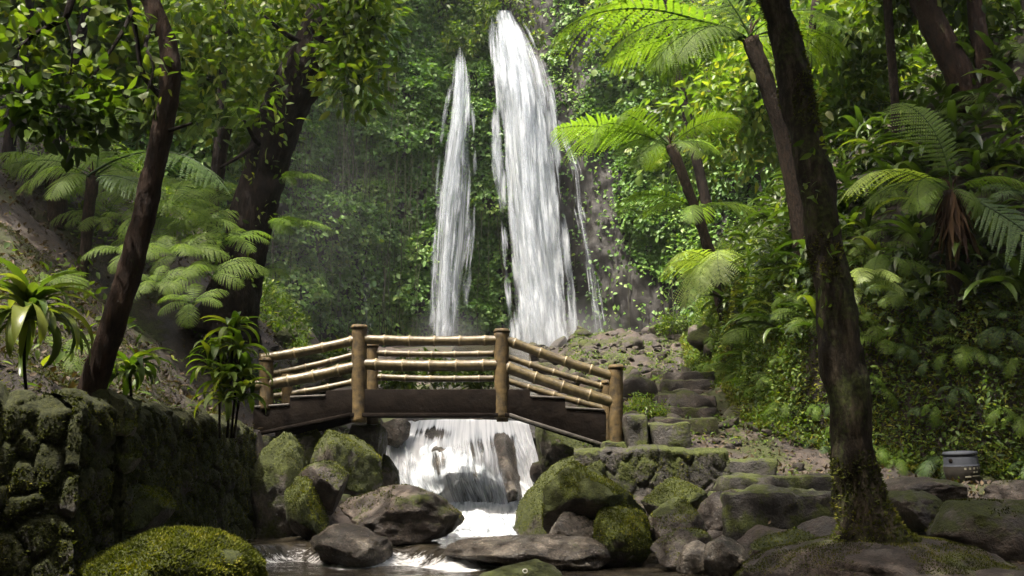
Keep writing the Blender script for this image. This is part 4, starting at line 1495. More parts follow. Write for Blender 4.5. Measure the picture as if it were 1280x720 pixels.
GB = 'forest trees on the slopes beside the falls'
bg_tree('pale green tree high on the left slope at the picture edge', [(10, 200, 17, 8), (16, 150, 17, 7), (30, 60, 17, 6), (40, -20, 17, 5)], [(30, 40, 17, 100, 60), (110, 20, 17.5, 80, 50)], 'leaf_lite', 30, OVALW, (.22, .42), GB, rndm=(.55, .2))
bg_tree('bushy green tree behind the slender leaning trunk', [(66, 250, 19, 10), (70, 180, 19, 9), (90, 90, 19, 7), (110, 10, 19, 6)], [(60, 110, 19, 100, 60), (150, 90, 19.5, 90, 70), (60, 180, 20, 70, 40)], 'leaf_mid', 26, OVAL, (.2, .36), GB)
bg_tree('dark straight thin tree between the two left trunks', [(262, 330, 17, 7), (266, 280, 17, 7), (271, 200, 17, 6), (278, 100, 17, 5), (285, 0, 17, 4)], [(270, 40, 17.5, 90, 50), (240, 110, 18, 80, 50)], 'leaf_mid', 26, OVAL, (.2, .34), GB)
bg_tree('leafy tree behind the big leaning trunk at the top of the falls cliff', [(340, 260, 24, 7), (345, 160, 24, 6), (360, 60, 24, 6), (380, -40, 24, 5)], [(320, 60, 24, 90, 70), (420, 20, 25, 90, 50), (300, 150, 24, 50, 50)], 'leaf_mid', 26, OVAL, (.22, .38), GB)
bg_tree('thick brown trunk leaning over the right slope at the top', [(1215, 130, 13, 17), (1195, 85, 13, 17), (1172, 40, 13, 16), (1150, -10, 13, 15), (1130, -80, 13, 13)], [(1140, -20, 13.5, 100, 40), (1080, 40, 16, 70, 60)], 'leaf_mid', 26, OVAL, (.16, .3), GB, 'bark_red', (.5, .2), .6)
bg_tree('reddish upright trunk in the top corner of the right slope', [(1236, 110, 13, 11), (1230, 75, 13, 11), (1222, 30, 13, 10), (1214, -40, 13, 9)], [(1240, 5, 14.5, 80, 40), (1275, 70, 15, 50, 50)], 'leaf_lite', 22, OVAL, (.16, .3), GB, 'bark_red', (.6, .2), .6)
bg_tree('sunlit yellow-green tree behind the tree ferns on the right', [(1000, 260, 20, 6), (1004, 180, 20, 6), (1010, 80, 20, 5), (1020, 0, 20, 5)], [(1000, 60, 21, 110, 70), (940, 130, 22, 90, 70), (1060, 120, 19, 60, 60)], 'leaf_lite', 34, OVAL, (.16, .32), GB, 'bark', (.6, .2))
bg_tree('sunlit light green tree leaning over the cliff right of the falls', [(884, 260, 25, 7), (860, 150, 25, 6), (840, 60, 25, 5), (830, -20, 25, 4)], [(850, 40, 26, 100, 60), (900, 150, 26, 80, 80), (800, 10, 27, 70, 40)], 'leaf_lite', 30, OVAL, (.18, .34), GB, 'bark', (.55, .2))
# unseen crowns added over the frame to shade slopes and foreground
for (x, y, z, s, t) in [(-9.0, 12.5, 12.8, 3.2, 'thin crown overhanging the left slope above the frame'), (-9.5, 0.5, 9.5, 4.0, 'unseen broad crown added for shade behind the near wall'), (-5.4, -1.2, 9.5, 4.0, 'unseen broad crown added for shade between the near wall and the stream'), (4.6, -1.5, 9.8, 4.0, 'unseen broad crown added for shade above the nearest stream bank'), (8.5, 3, 10, 4.2, 'unseen broad crown added for shade behind the huge dark boulder'), (11, 19, 17, 4.5, 'unseen broad crown added for shade on top of the right slope'), (4.4, 10.2, 12.6, 3.0, 'leaning crown overhead between the stream and the right bank')]:
    tx_, ty_ = (9.2, 9.0) if 'leaning crown' in t else (x, y)
    gz_ = T1(tx_, ty_)
    root = thing('forest_tree', t, 'tree', (x, y, gz_), 'unseen trees added overhead for shade')
    mb = MB()
    tube(mb, [(tx_, ty_, gz_ - .3), (tx_ + .2, ty_, gz_ + 3), (x, y + .2, z)], [.22, .18, .1], 10, 24, .14, 4, 6)
    mb.build('trunk', M['bark'], root, np.array(root.location))
    mb = MB()
    cloud(mb, ell_points((x, y, z), (s, s, s * .45), 60 if 'thin' in t else 36 if 'leaning' in t else 150, .1), 1.0, 65, DIAMW, (.3, .5), .6, (.5, .2))
    mb.build('crown', M['leaf_mid'], root, np.array(root.location))


# unseen trees added behind the viewer to block light from there
back = None
for (x, y, sc) in [(-7.5, -3, 1.0), (-4.5, -7.5, 1.1), (0.5, -9.5, 1.2), (5, -7.5, 1.1), (8.5, -3, 1.0), (-1.8, -5.5, .8), (2.6, -5.2, .85), (-9, 1.0, 1.0)]:
    if back is None:
        back = thing('forest_tree', 'unseen leafy tree added behind the viewer to block light', 'tree', (x, y, 0), 'unseen trees added behind the viewer for shade')
        mb = MB()
        tube(mb, [(0, 0, -.5), (.2, 0, 4), (0, .2, 9)], [.32, .24, .1], 10, 24, .14, 4, 6)
        mb.build('trunk', M['bark'], back)
        mb = MB()
        cloud(mb, ell_points((0, 0, 6.5), (3.6, 3.6, 5.6), 260, .1), 1.0, 62, DIAMW, (.35, .6), .6, (.5, .2))
        mb.build('crown', M['leaf_mid'], back)
    else:
        dup(back, (x, y, 0), x, sc)

# ------------------------------------------------------------------ tree ferns
def grounded(trunk, lo=-4, hi=6):
    a, b, Y, w = trunk[0]
    h = hit(a, b)
    off = 0 if h is None else min(max(h - Y, lo), hi)
    return [(q[0], q[1], q[2] + off, q[3]) for q in trunk], off


def tree_fern(label, trunk, fronds, mats, n_fill=6, kind='tree', Lfill=1.4, skirt=False, seed=0, group='tree ferns', trad=None, fill_el=(.0, .5)):
    trunk, off = grounded(trunk)
    fronds = [(f[0], f[1], f[2] + off) + f[3:] for f in fronds]
    p, r_ = px_path([(trunk[0][0], trunk[0][1] + 12, trunk[0][2], trunk[0][3])] + trunk)
    c = p[-1]
    root = thing('tree_fern', label, 'tree fern', c if trad is None else c, group)
    mb = MB()
    tube(mb, [q - c for q in p], r_, 12, 40, .25, 9, seed)
    mb.build('trunk', M['fern_bark'], root)
    for i, (px, py, Y, k, m) in enumerate(fronds):
        tip = P(px, py, Y)
        az, el, L = az_to(c, tip)
        # a frond droops, so aim it above its tip
        lift = {'tree': .22, 'flat': .12, 'drop': .55, 'small': .0}[k]
        frond_obj(root, k, (seed + i) % 3, m, az, el + lift, L * 1.06)
    for i in range(n_fill):
        az = i / n_fill * 6.283 + seed + rng.uniform(-.2, .2)
        frond_obj(root, kind, i % 3, mats[i % len(mats)], az, rng.uniform(*fill_el), Lfill * rng.uniform(.8, 1.1))
    # young stalks
    mb = MB()
    for i in range(7):
        a = rng.random() * 6.28
        d = np.array([math.cos(a) * .35, math.sin(a) * .35, 1]) * rng.uniform(.25, .5) * Lfill * .5
        tube(mb, [(0, 0, 0), d * .6, d + d * np.array([.6, .6, 0])], [.015, .012, .006], 5, 8, rnd=.3)
    mb.build('stalk', M['skirt'], root)
    if skirt:
        mb = MB()
        n = 110
        a = rng.random(n) * 6.28
        p0 = np.stack([np.cos(a) * .08, np.sin(a) * .08, rng.uniform(-.5, .05, n)], 1)
        ax = norm(np.stack([np.cos(a) * .35, np.sin(a) * .35, np.full(n, -1.0)], 1) + rng.normal(size=(n, 3)) * .15)
        scatter(mb, t_diamond(.10, .02, -.05), p0, ax, np.stack([np.cos(a), np.sin(a), 0 * a], 1), rng.uniform(.3, .75, n), rng.random(n))
        mb.build('dead_skirt', M['skirt'], root)
    return root


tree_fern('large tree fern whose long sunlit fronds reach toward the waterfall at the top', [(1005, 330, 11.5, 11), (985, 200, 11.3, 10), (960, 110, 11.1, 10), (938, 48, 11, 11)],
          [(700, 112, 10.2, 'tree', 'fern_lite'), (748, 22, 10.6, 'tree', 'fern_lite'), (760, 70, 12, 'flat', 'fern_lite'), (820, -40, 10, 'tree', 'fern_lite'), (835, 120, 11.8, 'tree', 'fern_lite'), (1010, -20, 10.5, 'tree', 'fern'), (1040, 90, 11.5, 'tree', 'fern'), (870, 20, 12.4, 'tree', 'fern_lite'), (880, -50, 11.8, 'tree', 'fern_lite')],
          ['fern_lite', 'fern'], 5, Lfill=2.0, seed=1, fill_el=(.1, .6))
tree_fern('mid-height tree fern with drooping light fronds beside the thin trickle', [(895, 340, 13.2, 7), (872, 270, 13.1, 6), (852, 215, 13, 6), (838, 182, 13, 7)],
          [(702, 200, 12.6, 'tree', 'fern_lite'), (712, 226, 12.2, 'flat', 'fern_lite'), (760, 150, 13.6, 'tree', 'fern_lite'), (778, 306, 12.4, 'drop', 'fern_lite'), (905, 235, 12.4, 'tree', 'fern'), (890, 150, 13, 'tree', 'fern_lite'), (790, 130, 12.2, 'tree', 'fern_lite'), (820, 290, 12.6, 'drop', 'fern')],
          ['fern_lite', 'fern'], 4, Lfill=1.4, seed=2)
tree_fern('slim tree fern with a crown in front of the right cliff', [(905, 400, 15, 6), (888, 330, 15, 6), (878, 285, 15, 6), (872, 262, 15, 6)],
          [(785, 312, 14.4, 'tree', 'fern_lite'), (800, 265, 15.6, 'tree', 'fern_lite'), (930, 300, 14.5, 'drop', 'fern'), (960, 260, 15, 'tree', 'fern')], ['fern_lite', 'fern'], 4, Lfill=1.5, seed=3)
tree_fern('tree fern with a brown skirt of dead fronds on the right slope', [(1196, 400, 8.9, 10), (1192, 340, 8.8, 9), (1190, 285, 8.7, 9), (1190, 238, 8.6, 10)],
          [(1060, 272, 8.0, 'tree', 'fern_sunlit'), (1085, 200, 8.6, 'tree', 'fern'), (1290, 62, 7.6, 'flat', 'fern_cool'), (1250, 190, 8.2, 'drop', 'fern'), (1235, 228, 7.9, 'drop', 'fern'), (1130, 130, 9.4, 'tree', 'fern'), (1150, 300, 8.0, 'drop', 'fern')], ['fern'], 3, Lfill=1.0, skirt=True, seed=4)
tree_fern('reddish thin tree fern whose crown hangs fronds down from the top edge on the right', [(1122, 190, 12.4, 6), (1118, 120, 12.2, 5.5), (1112, 40, 12, 5.5), (1106, -50, 11.8, 6)],
          [(1040, 90, 11.4, 'drop', 'fern_lite'), (1075, 130, 11.4, 'drop', 'fern_lite'), (1165, 110, 11.2, 'drop', 'fern'), (1010, 20, 11.8, 'tree', 'fern_lite'), (1200, 40, 11, 'tree', 'fern'), (1110, 100, 11, 'drop', 'fern_lite'), (1130, 20, 11, 'drop', 'fern')], ['fern_lite', 'fern'], 4, Lfill=1.5, seed=8)
tree_fern('tree fern on the left slope with one wide pale frond over the bank', [(103, 345, 10.3, 6.5), (108, 300, 10.3, 6.5), (112, 255, 10.3, 7), (116, 222, 10.3, 8)],
          [(276, 238, 9.4, 'tree', 'fern_cool'), (190, 160, 9.8, 'flat', 'fern_cool'), (20, 190, 10, 'tree', 'fern'), (60, 150, 10.6, 'tree', 'fern_lite'), (200, 195, 11.4, 'flat', 'fern'), (150, 140, 11, 'tree', 'fern_lite'), (30, 260, 9.6, 'drop', 'fern')], ['fern', 'fern_lite'], 3, Lfill=1.1, seed=5)
tree_fern('stout dark tree fern stump further up the left slope', [(70, 275, 13.5, 11), (72, 245, 13.5, 11), (74, 205, 13.5, 11)],
          [(10, 170, 13, 'tree', 'fern'), (130, 180, 12.6, 'tree', 'fern_lite'), (60, 130, 13.5, 'tree', 'fern_lite')], ['fern'], 5, Lfill=1.3, seed=6)
tree_fern('tree fern high between the two left trunks spreading level fronds', [(275, 230, 15.2, 5), (279, 190, 15.2, 5), (284, 160, 15.2, 6)],
          [(205, 150, 14.4, 'flat', 'fern_cool'), (220, 178, 14.2, 'flat', 'fern_cool'), (330, 165, 14.6, 'drop', 'fern'), (310, 215, 14.4, 'drop', 'fern_lite'), (350, 130, 15, 'tree', 'fern')], ['fern_cool', 'fern'], 3, Lfill=1.2, seed=7)


# ------------------------------------------------------------------ ground ferns as single things
def fern(label, base, fronds, mat, seed=0, group='ferns on the slopes', kind='small', n=0, L=.6, el=(.2, .9)):
    if fronds and 'leaning trunk' not in label:
        q = proj(base)[0]
        h = hit(q[0], q[1])
        if h:
            off = h - .9 - base[1]
            base = P(q[0], q[1], h - .9)
            fronds = [(f[0], f[1], f[2] + off, f[3]) for f in fronds]
    root = thing('fern', label, 'fern', base, group)
    for i, (px, py, Y, k) in enumerate(fronds):
        az, e, l = az_to(base, P(px, py, Y))
        frond_obj(root, k, (seed + i) % 3, mat, az, e + {'tree': .25, 'flat': .12, 'drop': .55, 'small': .25}[k], l * 1.08)
    for i in range(n):
        frond_obj(root, kind, (seed + i) % 3, mat, i / max(n, 1) * 6.283 + rng.uniform(-.3, .3) + seed, rng.uniform(*el), L * rng.uniform(.75, 1.15))
    return root


fern('arching pale fern at the lit corner of the mossy right bank', P(918, 345, 15.5), [(850, 362, 15, 'tree'), (838, 388, 14.8, 'tree'), (850, 398, 14.6, 'tree'), (884, 420, 14.4, 'drop'), (880, 340, 14.6, 'tree'), (900, 440, 14.2, 'drop'), (862, 410, 14.4, 'drop')], 'fern_sunlit', 0)
fern('pale drooping fern just beside the tall dark trunk', P(1080, 365, 10.6), [(1120, 378, 10.4, 'tree'), (1118, 410, 10.2, 'drop'), (1085, 440, 10.2, 'drop'), (1105, 430, 10.2, 'drop'), (1060, 390, 10.2, 'drop')], 'fern_sunlit', 1)
fern('arching fern above the pale drooping one on the right slope', P(1112, 325, 10.8), [(1158, 300, 10.5, 'tree'), (1140, 335, 10.3, 'drop'), (1082, 345, 10.4, 'drop'), (1100, 300, 10.5, 'tree'), (1095, 350, 10.2, 'drop')], 'fern', 2)
fern('fern with spread fronds growing on the side of the big leaning trunk', P(338, 285, 13.6), [(412, 278, 13.2, 'flat'), (382, 305, 13.3, 'tree'), (365, 262, 13.3, 'small'), (350, 315, 13.2, 'drop'), (362, 290, 13.1, 'tree')], 'fern_lite', 0)
fern('small bright fern tuft on the bark of the big leaning trunk', P(350, 225, 13.65), [(408, 215, 13.3, 'flat'), (380, 232, 13.3, 'tree'), (370, 205, 13.3, 'small')], 'fern_lite', 1)
GFL = 'green ferns spread over the left slope'
lf = [(160, 318, 11.5, .55, 'fern', 'low fern beside the reddish leaning trunk'), (210, 262, 13, .8, 'fern_lite', 'bright fern under the wide pale frond'), (245, 285, 13.5, .8, 'fern_lite', 'bright fern between the thin dark tree and the leaning trunk'),
      (285, 305, 12.8, .7, 'fern_lite', 'bright fern at the side of the thin dark tree'), (225, 320, 12, .7, 'fern', 'middle fern on the left bank below the bright ones'), (265, 345, 11.8, .7, 'fern', 'fern in front of the foot of the big trunk'),
      (60, 300, 11, .6, 'fern', 'dull fern near the foot of the pale-fronded tree fern'), (85, 350, 9.2, .55, 'fern', 'dark fern spreading behind the striped plant'), (30, 245, 14, .7, 'fern', 'fern at the upper edge of the bare left bank'),
      (195, 355, 10.5, .5, 'fern', 'low fern above the strappy plant on the wall'), (300, 255, 14.8, .8, 'fern', 'fern behind the big trunk near its middle'), (150, 240, 14.5, .9, 'fern_lite', 'bright feathery fern behind the reddish trunk'),
      (130, 275, 13, .7, 'fern', 'fern between the tree fern trunk and the reddish trunk'), (245, 240, 15.5, .9, 'fern_lite', 'high bright fern under the level fronds'), (320, 345, 14.2, .6, 'fern_lite', 'fern hanging beside the big trunk foot toward the falls'),
      (240, 380, 11, .5, 'fern', 'dark fern low at the big trunk foot'), (20, 225, 15.5, 1.0, 'fern_lite', 'bright fern at the top of the left slope by the edge'), (195, 300, 13, .7, 'fern_lite', 'lit fern right behind the reddish trunk')]
for q, (px, py, Y, L, m, t) in enumerate(lf):
    p = P(px, py, Y)
    z = T1(p[0], p[1])
    p[2] = z if abs(z - p[2]) < .8 else p[2]
    fern(t, p, [], m, q, GFL, 'small', 11, L * 1.05)


# ------------------------------------------------------------------ broad-leaved plants
def strap_plant(label, base, n, L, w, mat='leaf_strap', arch=.9, stem=None, group=None, el=(.4, 1.3), name='broadleaf_plant', cat='plant', crowns=None, variant=3, rn=(.5, .2)):
    root = thing(name, label, cat, base, group)
    mb = MB()
    for c in (crowns if crowns is not None else [np.zeros(3)]):
        for k in range(n):
            a = k * 2.399 + rng.uniform(-.3, .3)
            e = rng.uniform(*el)
            tpl = t_strap(w * rng.uniform(.8, 1.2), arch * rng.uniform(.7, 1.25), 9, .22)
            ax = np.array([[math.cos(a) * math.cos(e - .8), math.sin(a) * math.cos(e - .8), math.sin(e - .8)]])
            nr = np.array([[-math.cos(a) * math.sin(e - .8), -math.sin(a) * math.sin(e - .8), math.cos(e - .8)]])
            scatter(mb, tpl, np.array([c + np.array([0, 0, -.02 * k / n])]), ax, nr, L * rng.uniform(.5, 1.15), np.clip(np.array([rng.normal(*rn)]), 0, 1))
    mb.build('foliage', M[mat], root)
    if stem is not None:
        for s in stem:
            mb = MB()
            tube(mb, s, [.012] * len(s), 7, 14, .1, 10)
            mb.build('stem', M['bark'], root)
    return root


M['leaf_stripe'] = leaf_mat('striped_leaf', [(0, (.025, .055, .010)), (.4, (.065, .10, .016)), (1, (.20, .21, .045))], .4, .32)
c0 = P(32, 402, 6.7)
strap_plant('striped broad-leaved plant with yellow-green leaves above the near wall', c0, 62, .60, .14, 'leaf_stripe', 1.35, [[(0, 0, 0), (.02, 0, -.3), (.05, .05, -.62)]], el=(-.1, 1.5))
c0 = P(162, 470, 7.6)
strap_plant('strappy plant with drooping leaves on the wall behind the leaning trunk', c0, 36, .44, .15, 'leaf_mid', 1.35, [[(0, 0, 0), (.02, .02, -.2), (.0, .05, -.4)]], el=(.2, 1.4))
c0 = P(288, 470, 9.0)
cr_ = [P(292, 415, 9.0) - c0, P(300, 440, 8.9) - c0, P(272, 440, 9.1) - c0, P(305, 470, 8.9) - c0, P(280, 478, 8.9) - c0, P(262, 462, 9) - c0, P(278, 500, 8.9) - c0, P(302, 500, 8.85) - c0]
strap_plant('tall glossy bushy plant with many leaf rosettes beside the bridge end', c0, 20, .37, .18, 'leaf_mid', 1.2, [[c_, c_ * .8 + np.array([0, 0, -.15]), c_ * np.array([.5, .5, 0]) + np.array([.0, .0, -.6])] for c_ in cr_[:4]], crowns=cr_, el=(.1, 1.4), rn=(.6, .25))

# round shrub by the far steps
c0 = P(806, 512, 14.6)
root = thing('shrub', 'round light green shrub behind the bridge end post', 'shrub', (c0[0], c0[1], c0[2] - .3))
mb = MB()
cloud(mb, ell_points(c0, (.34, .34, .24), 50, .6), .10, 30, OVAL, (.03, .07), .7, (.65, .2))
mb.build('foliage', M['leaf_lite'], root, np.array(root.location))
mb = MB()
for k in range(6):
    tube(mb, [(0, 0, -.1), rng.normal(size=3) * .12 + np.array([0, 0, .3])], [.012, .006], 5)
mb.build('stem', M['bark'], root)
for q, (px, py, Y, r_, t) in enumerate([(500, 470, 15, 26, 'low leafy bush seen between the bridge rails at the left post'), (545, 462, 17, 30, 'green bush behind the middle of the bridge'), (415, 448, 16, 30, 'bright low bush behind the left sloping rail'),
                                       (600, 468, 16, 26, 'small bush behind the bridge near the middle right post'), (840, 405, 29, 22, 'olive bush at the cliff foot below the arching pale fern')]):
    c0 = P(px, py, Y)
    s = S(py, Y) * r_
    root = thing('shrub', t, 'shrub', (c0[0], c0[1], c0[2] - s), 'bushes behind the bridge')
    mb = MB()
    cloud(mb, ell_points(c0, (s * 1.2, s, s * .7), 30, .3), s * .35, 26, OVAL, (.06, .14), .6, (.5, .2))
    mb.build('foliage', M['leaf_mid'], root, np.array(root.location))

# ------------------------------------------------------------------ plants on the right slope, one by one
LM = {'the pale drooping fern': (1085, 385), 'the blue-grey barrel': (1203, 578), 'the skirted tree fern': (1190, 250), 'the thick leaning trunk': (1180, 50), 'the arching pale fern': (900, 370), 'the far stone steps': (850, 500),
      'the large tree fern crown': (940, 60), 'the slim tree fern': (872, 270)}
used = {}


def place_label(kind, px, py):
    k = min(LM, key=lambda n: (LM[n][0] - px) ** 2 + (LM[n][1] - py) ** 2)
    dx, dy = px - LM[k][0], py - LM[k][1]
    rel = ('above' if dy < 0 else 'below') if abs(dy) > abs(dx) else ('right of' if dx > 0 else 'left of')
    used.setdefault((kind, rel, k), []).append(math.hypot(dx, dy))
    return rel, k


ORD = ['nearest', 'second', 'third', 'fourth', 'fifth', 'sixth', 'seventh', 'eighth', 'ninth', 'tenth', 'eleventh', 'twelfth', 'thirteenth', 'fourteenth', 'fifteenth', 'sixteenth', 'seventeenth', 'eighteenth', 'nineteenth', 'twentieth'] + ['outer'] * 60
placed = []


def right_slope(n, x_min=895):
    out = []
    tries = 0
    while len(out) < n and tries < 6000:
        tries += 1
        y = rng.uniform(9.5, 21)
        xb = float(x_bank(y))
        x = xb + rng.uniform(.3, 7)
        z = T1(x, y)
        p = proj(np.array([x, y, z]))[0]
        if not (x_min < p[0] < 1290 and -20 < p[1] < 470):
            continue
        if p[1] > 400 and rng.random() < .6:
            continue
        if any((p[0] - a) ** 2 + (p[1] - b) ** 2 < 22 ** 2 for a, b in placed):
            continue
        placed.append((p[0], p[1]))
        out.append((x, y, z, p[0], p[1]))
    return out


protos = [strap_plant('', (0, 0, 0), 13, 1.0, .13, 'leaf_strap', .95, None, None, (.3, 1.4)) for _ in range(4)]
todo = []
first = [True] * 4
for i, (x, y, z, px, py) in enumerate(right_slope(84)):
    k = i % 4
    sc = rng.uniform(.7, 1.25)
    o = protos[k] if first[k] else dup(protos[k], (0, 0, 0))
    first[k] = False
    o.location = (x, y, z + .03)
    o.rotation_euler = (0, 0, rng.random() * 6.28)
    o.scale = (sc,) * 3
    rel, lm = place_label('s', px, py)
    todo.append((o, 's', rel, lm, math.hypot(px - LM[lm][0], py - LM[lm][1])))
    tag(o, None, 'plant', 'strap-leaved plants covering the right slope')
for i, (x, y, z, px, py) in enumerate(right_slope(34)):
    root = fern('', np.array([x, y, z]), [], 'fern' if rng.random() < .85 else 'fern_cool', i, 'ferns covering the right slope', 'small', 9, rng.uniform(.45, .8))
    rel, lm = place_label('f', px, py)
    todo.append((root, 'f', rel, lm, math.hypot(px - LM[lm][0], py - LM[lm][1])))
k = 0
while k < 46:
    y = rng.uniform(11.8, 20)
    x = float(x_bank(y)) + rng.uniform(.05, .9)
    z = T1(x, y)
    p = proj(np.array([x, y, z]))[0]
    if not (880 < p[0] < 1290 and 330 < p[1] < 590) or any((p[0] - a) ** 2 + (p[1] - b) ** 2 < 20 ** 2 for a, b in placed):
        k += .02
        continue
    placed.append((p[0], p[1]))
    n_ = terr_n(np.array([x]), np.array([y]))[0]
    root = fern('', np.array([x, y, z]) + n_ * .12, [], ['fern', 'fern_cool', 'fern', 'fern_lite'][int(k) % 4], int(k), 'small ferns hanging on the steep right bank', 'drop', 6, rng.uniform(.28, .55), (-.1, .7))
    rel, lm = place_label('h', p[0], p[1])
    todo.append((root, 'h', rel, lm, math.hypot(p[0] - LM[lm][0], p[1] - LM[lm][1])))
    k += 1
WORD = {'h': 'small hanging fern on the steep bank', 's': 'arching strap-leaved plant', 'f': 'feathery green fern'}
for (o, kd, rel, lm, d) in todo:
    rank = sorted(used[(kd, rel, lm)]).index(d)
    o['label'] = f'{WORD[kd]}, {ORD[rank]} one {rel} {lm}' if kd == 'h' else f'{WORD[kd]} on the right slope, {ORD[rank]} one {rel} {lm}'


# ------------------------------------------------------------------ masses of small leaves
def terr_scatter(mb, n, xr_, yr_, cond, tpl, size, rn=(.5, .2), up=.5, lift=.02, slopew=True, noise=(1.2, -.2), vert=.0, band=None):
    x, y = rng.uniform(*xr_, n), rng.uniform(*yr_, n)
    if band:
        x = x_bank(y) + rng.uniform(*band, n)
    m = cond(x, y)
    x, y = x[m], y[m]
    nn = terr_n(x, y)
    k = rng.random(len(x)) < np.clip(.28 / np.maximum(nn[:, 2], .12), 0, 1) if slopew else np.ones(len(x), bool)
    q = np.stack([x, y, 0 * x], 1)
    k &= fbm(q * noise[0], 3, 91) > noise[1]
    x, y, nn = x[k], y[k], nn[k]
    z = terrain_z(x, y)
    p = np.stack([x, y, z], 1) + nn * rng.uniform(0, lift, len(x))[:, None]
    if vert:
        p[:, 2] += rng.uniform(-vert, vert, len(x))
    ax = norm(nn * .5 + rdir(len(x)) * .9 + np.array([0, 0, -.15]))
    nr = norm(nn * .6 + np.array([0, 0, up]) + rdir(len(x)) * .5)
    cl = .18 * fbm(p * 1.5, 2, 7)
    scatter(mb, tpl, p, ax, nr, rng.uniform(size[0], size[1], len(x)), np.clip(rng.normal(*rn, len(x)) + cl, 0, 1))


on_bank = lambda x, y: (x > x_bank(y) - .05)
low_bank = lambda x, y: (x > x_bank(y) - .4) & (x < x_bank(y) + 1.1)
mb = MB()
terr_scatter(mb, 150000, (3.6, 9.5), (9.5, 29), low_bank, DIAM, (.025, .09), (.42, .24), lift=.16, vert=.12, noise=(1.3, -.16), band=(-.35, 1.1))
terr_scatter(mb, 26000, (3.6, 9.5), (9.5, 29), low_bank, OVAL, (.04, .12), (.5, .22), lift=.2, vert=.14, noise=(.9, -.1), band=(-.3, 1.2))
tag(mb.build('creeper', M['leaf_mid']), 'dense small-leaved creeper covering the steep right bank', 'creeper', kind='stuff')
mb = MB()
terr_scatter(mb, 170000, (3.4, 9.5), (9.5, 30), low_bank, t_diamond(.3), (.04, .12), (.55, .22), lift=.06, vert=.10, noise=(.8, -.35), band=(-.35, 1.0))
tag(mb.build('moss', M['moss']), 'yellow-green moss hanging on the steep right bank', 'moss', kind='stuff')
mb = MB()
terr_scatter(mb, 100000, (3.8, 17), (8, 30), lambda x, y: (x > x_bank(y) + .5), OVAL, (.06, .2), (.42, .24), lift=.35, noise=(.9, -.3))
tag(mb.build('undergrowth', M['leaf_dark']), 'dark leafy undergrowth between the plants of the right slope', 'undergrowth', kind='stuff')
mb = MB()
terr_scatter(mb, 70000, (-16, -2.6), (6.5, 30), lambda x, y: (x < x_left(y) - .8) & ((y > 12.5) | (x < -8) | (rng.random(len(x)) < .10)), OVAL, (.05, .16), (.5, .22), lift=.3, slopew=False, noise=(.9, -.05))
tag(mb.build('undergrowth', M['leaf_mid']), 'patchy green undergrowth over the left slope', 'undergrowth', kind='stuff')
mb = MB()
terr_scatter(mb, 60000, (-10, -2.6), (6.5, 16), lambda x, y: x < x_left(y) - .1, t_diamond(.3), (.02, .06), (.35, .2), lift=.03, slopew=False, noise=(.9, -.2))
tag(mb.build('moss', M['moss_dark']), 'thin moss and weeds on the dark left bank', 'moss', kind='stuff')
mb = MB()
terr_scatter(mb, 30000, (-12, 8), (6.5, 18), lambda x, y: ((x < x_left(y) - .1) | (x > x_right(y) + .6)) & (x < x_bank(y)), DIAM, (.04, .11), (.5, .25), lift=.02, slopew=False, noise=(.9, -.5))
tag(mb.build('fallen_leaves', M['litter']), 'brown fallen leaves on the path and the left bank', 'leaves', kind='stuff')

mb = MB()
terr_scatter(mb, 26000, (.4, 6.5), (13.6, 33), lambda x, y: (x > x_right(y) + .2) & (x < x_bank(y) + .1), DIAM, (.03, .10), (.5, .2), lift=.10, slopew=False, noise=(1.1, .10))
terr_scatter(mb, 9000, (2.0, 8.5), (8, 13.5), lambda x, y: (x > x_right(y) + .8) & (x < x_bank(y) + .1), DIAM, (.02, .06), (.5, .2), lift=.05, slopew=False, noise=(1.6, .12))
tag(mb.build('weeds', M['leaf_mid']), 'low green weeds growing between the stones of the slope and path', 'weeds', kind='stuff')

# ------------------------------------------------------------------ cliff vegetation
def cliff_leaves(mb, n, dens, tpl, size, rn, lift=(.02, .25), up=.55, zr=(3.5, 26.5), ur=(.0, 1.0)):
    u, z = rng.uniform(*ur, n), rng.uniform(*zr, n)
    p = cliff_pt(u, z)
    e = 1e-3
    pu, pz = cliff_pt(u + e, z) - p, cliff_pt(u, z + .1) - p
    nn = norm(np.cross(pu, pz))
    nn = np.where(nn[:, 1:2] > 0, -nn, nn)
    pr = proj(p)
    d = dens(pr[:, 0], pr[:, 1], p)
    k = (rng.random(n) < d) & (pr[:, 0] > -150) & (pr[:, 0] < 1430) & (pr[:, 1] > -120)
    p, nn = p[k], nn[k]
    m = len(p)
    cl = fbm(p * .9, 3, 14)
    tier = fbm(p * np.array([.55, .55, .9]) + 31, 3, 15)
    p = p + nn * (rng.uniform(*lift, m) + .25 * np.maximum(cl, 0) + .9 * np.maximum(tier, -.05))[:, None]
    ax = norm(nn * .45 + rdir(m) * .8 + np.array([0, 0, -.55]))
    nr = norm(nn * .7 + np.array([0, 0, up]) + rdir(m) * .45)
    scatter(mb, tpl, p, ax, nr, rng.uniform(size[0], size[1], m), np.clip(rng.normal(*rn, m) + .35 * cl, 0, 1))


def bump2(px, py, cx, cy, rx, ry):
    return np.exp(-(((px - cx) / rx) ** 2 + ((py - cy) / ry) ** 2))


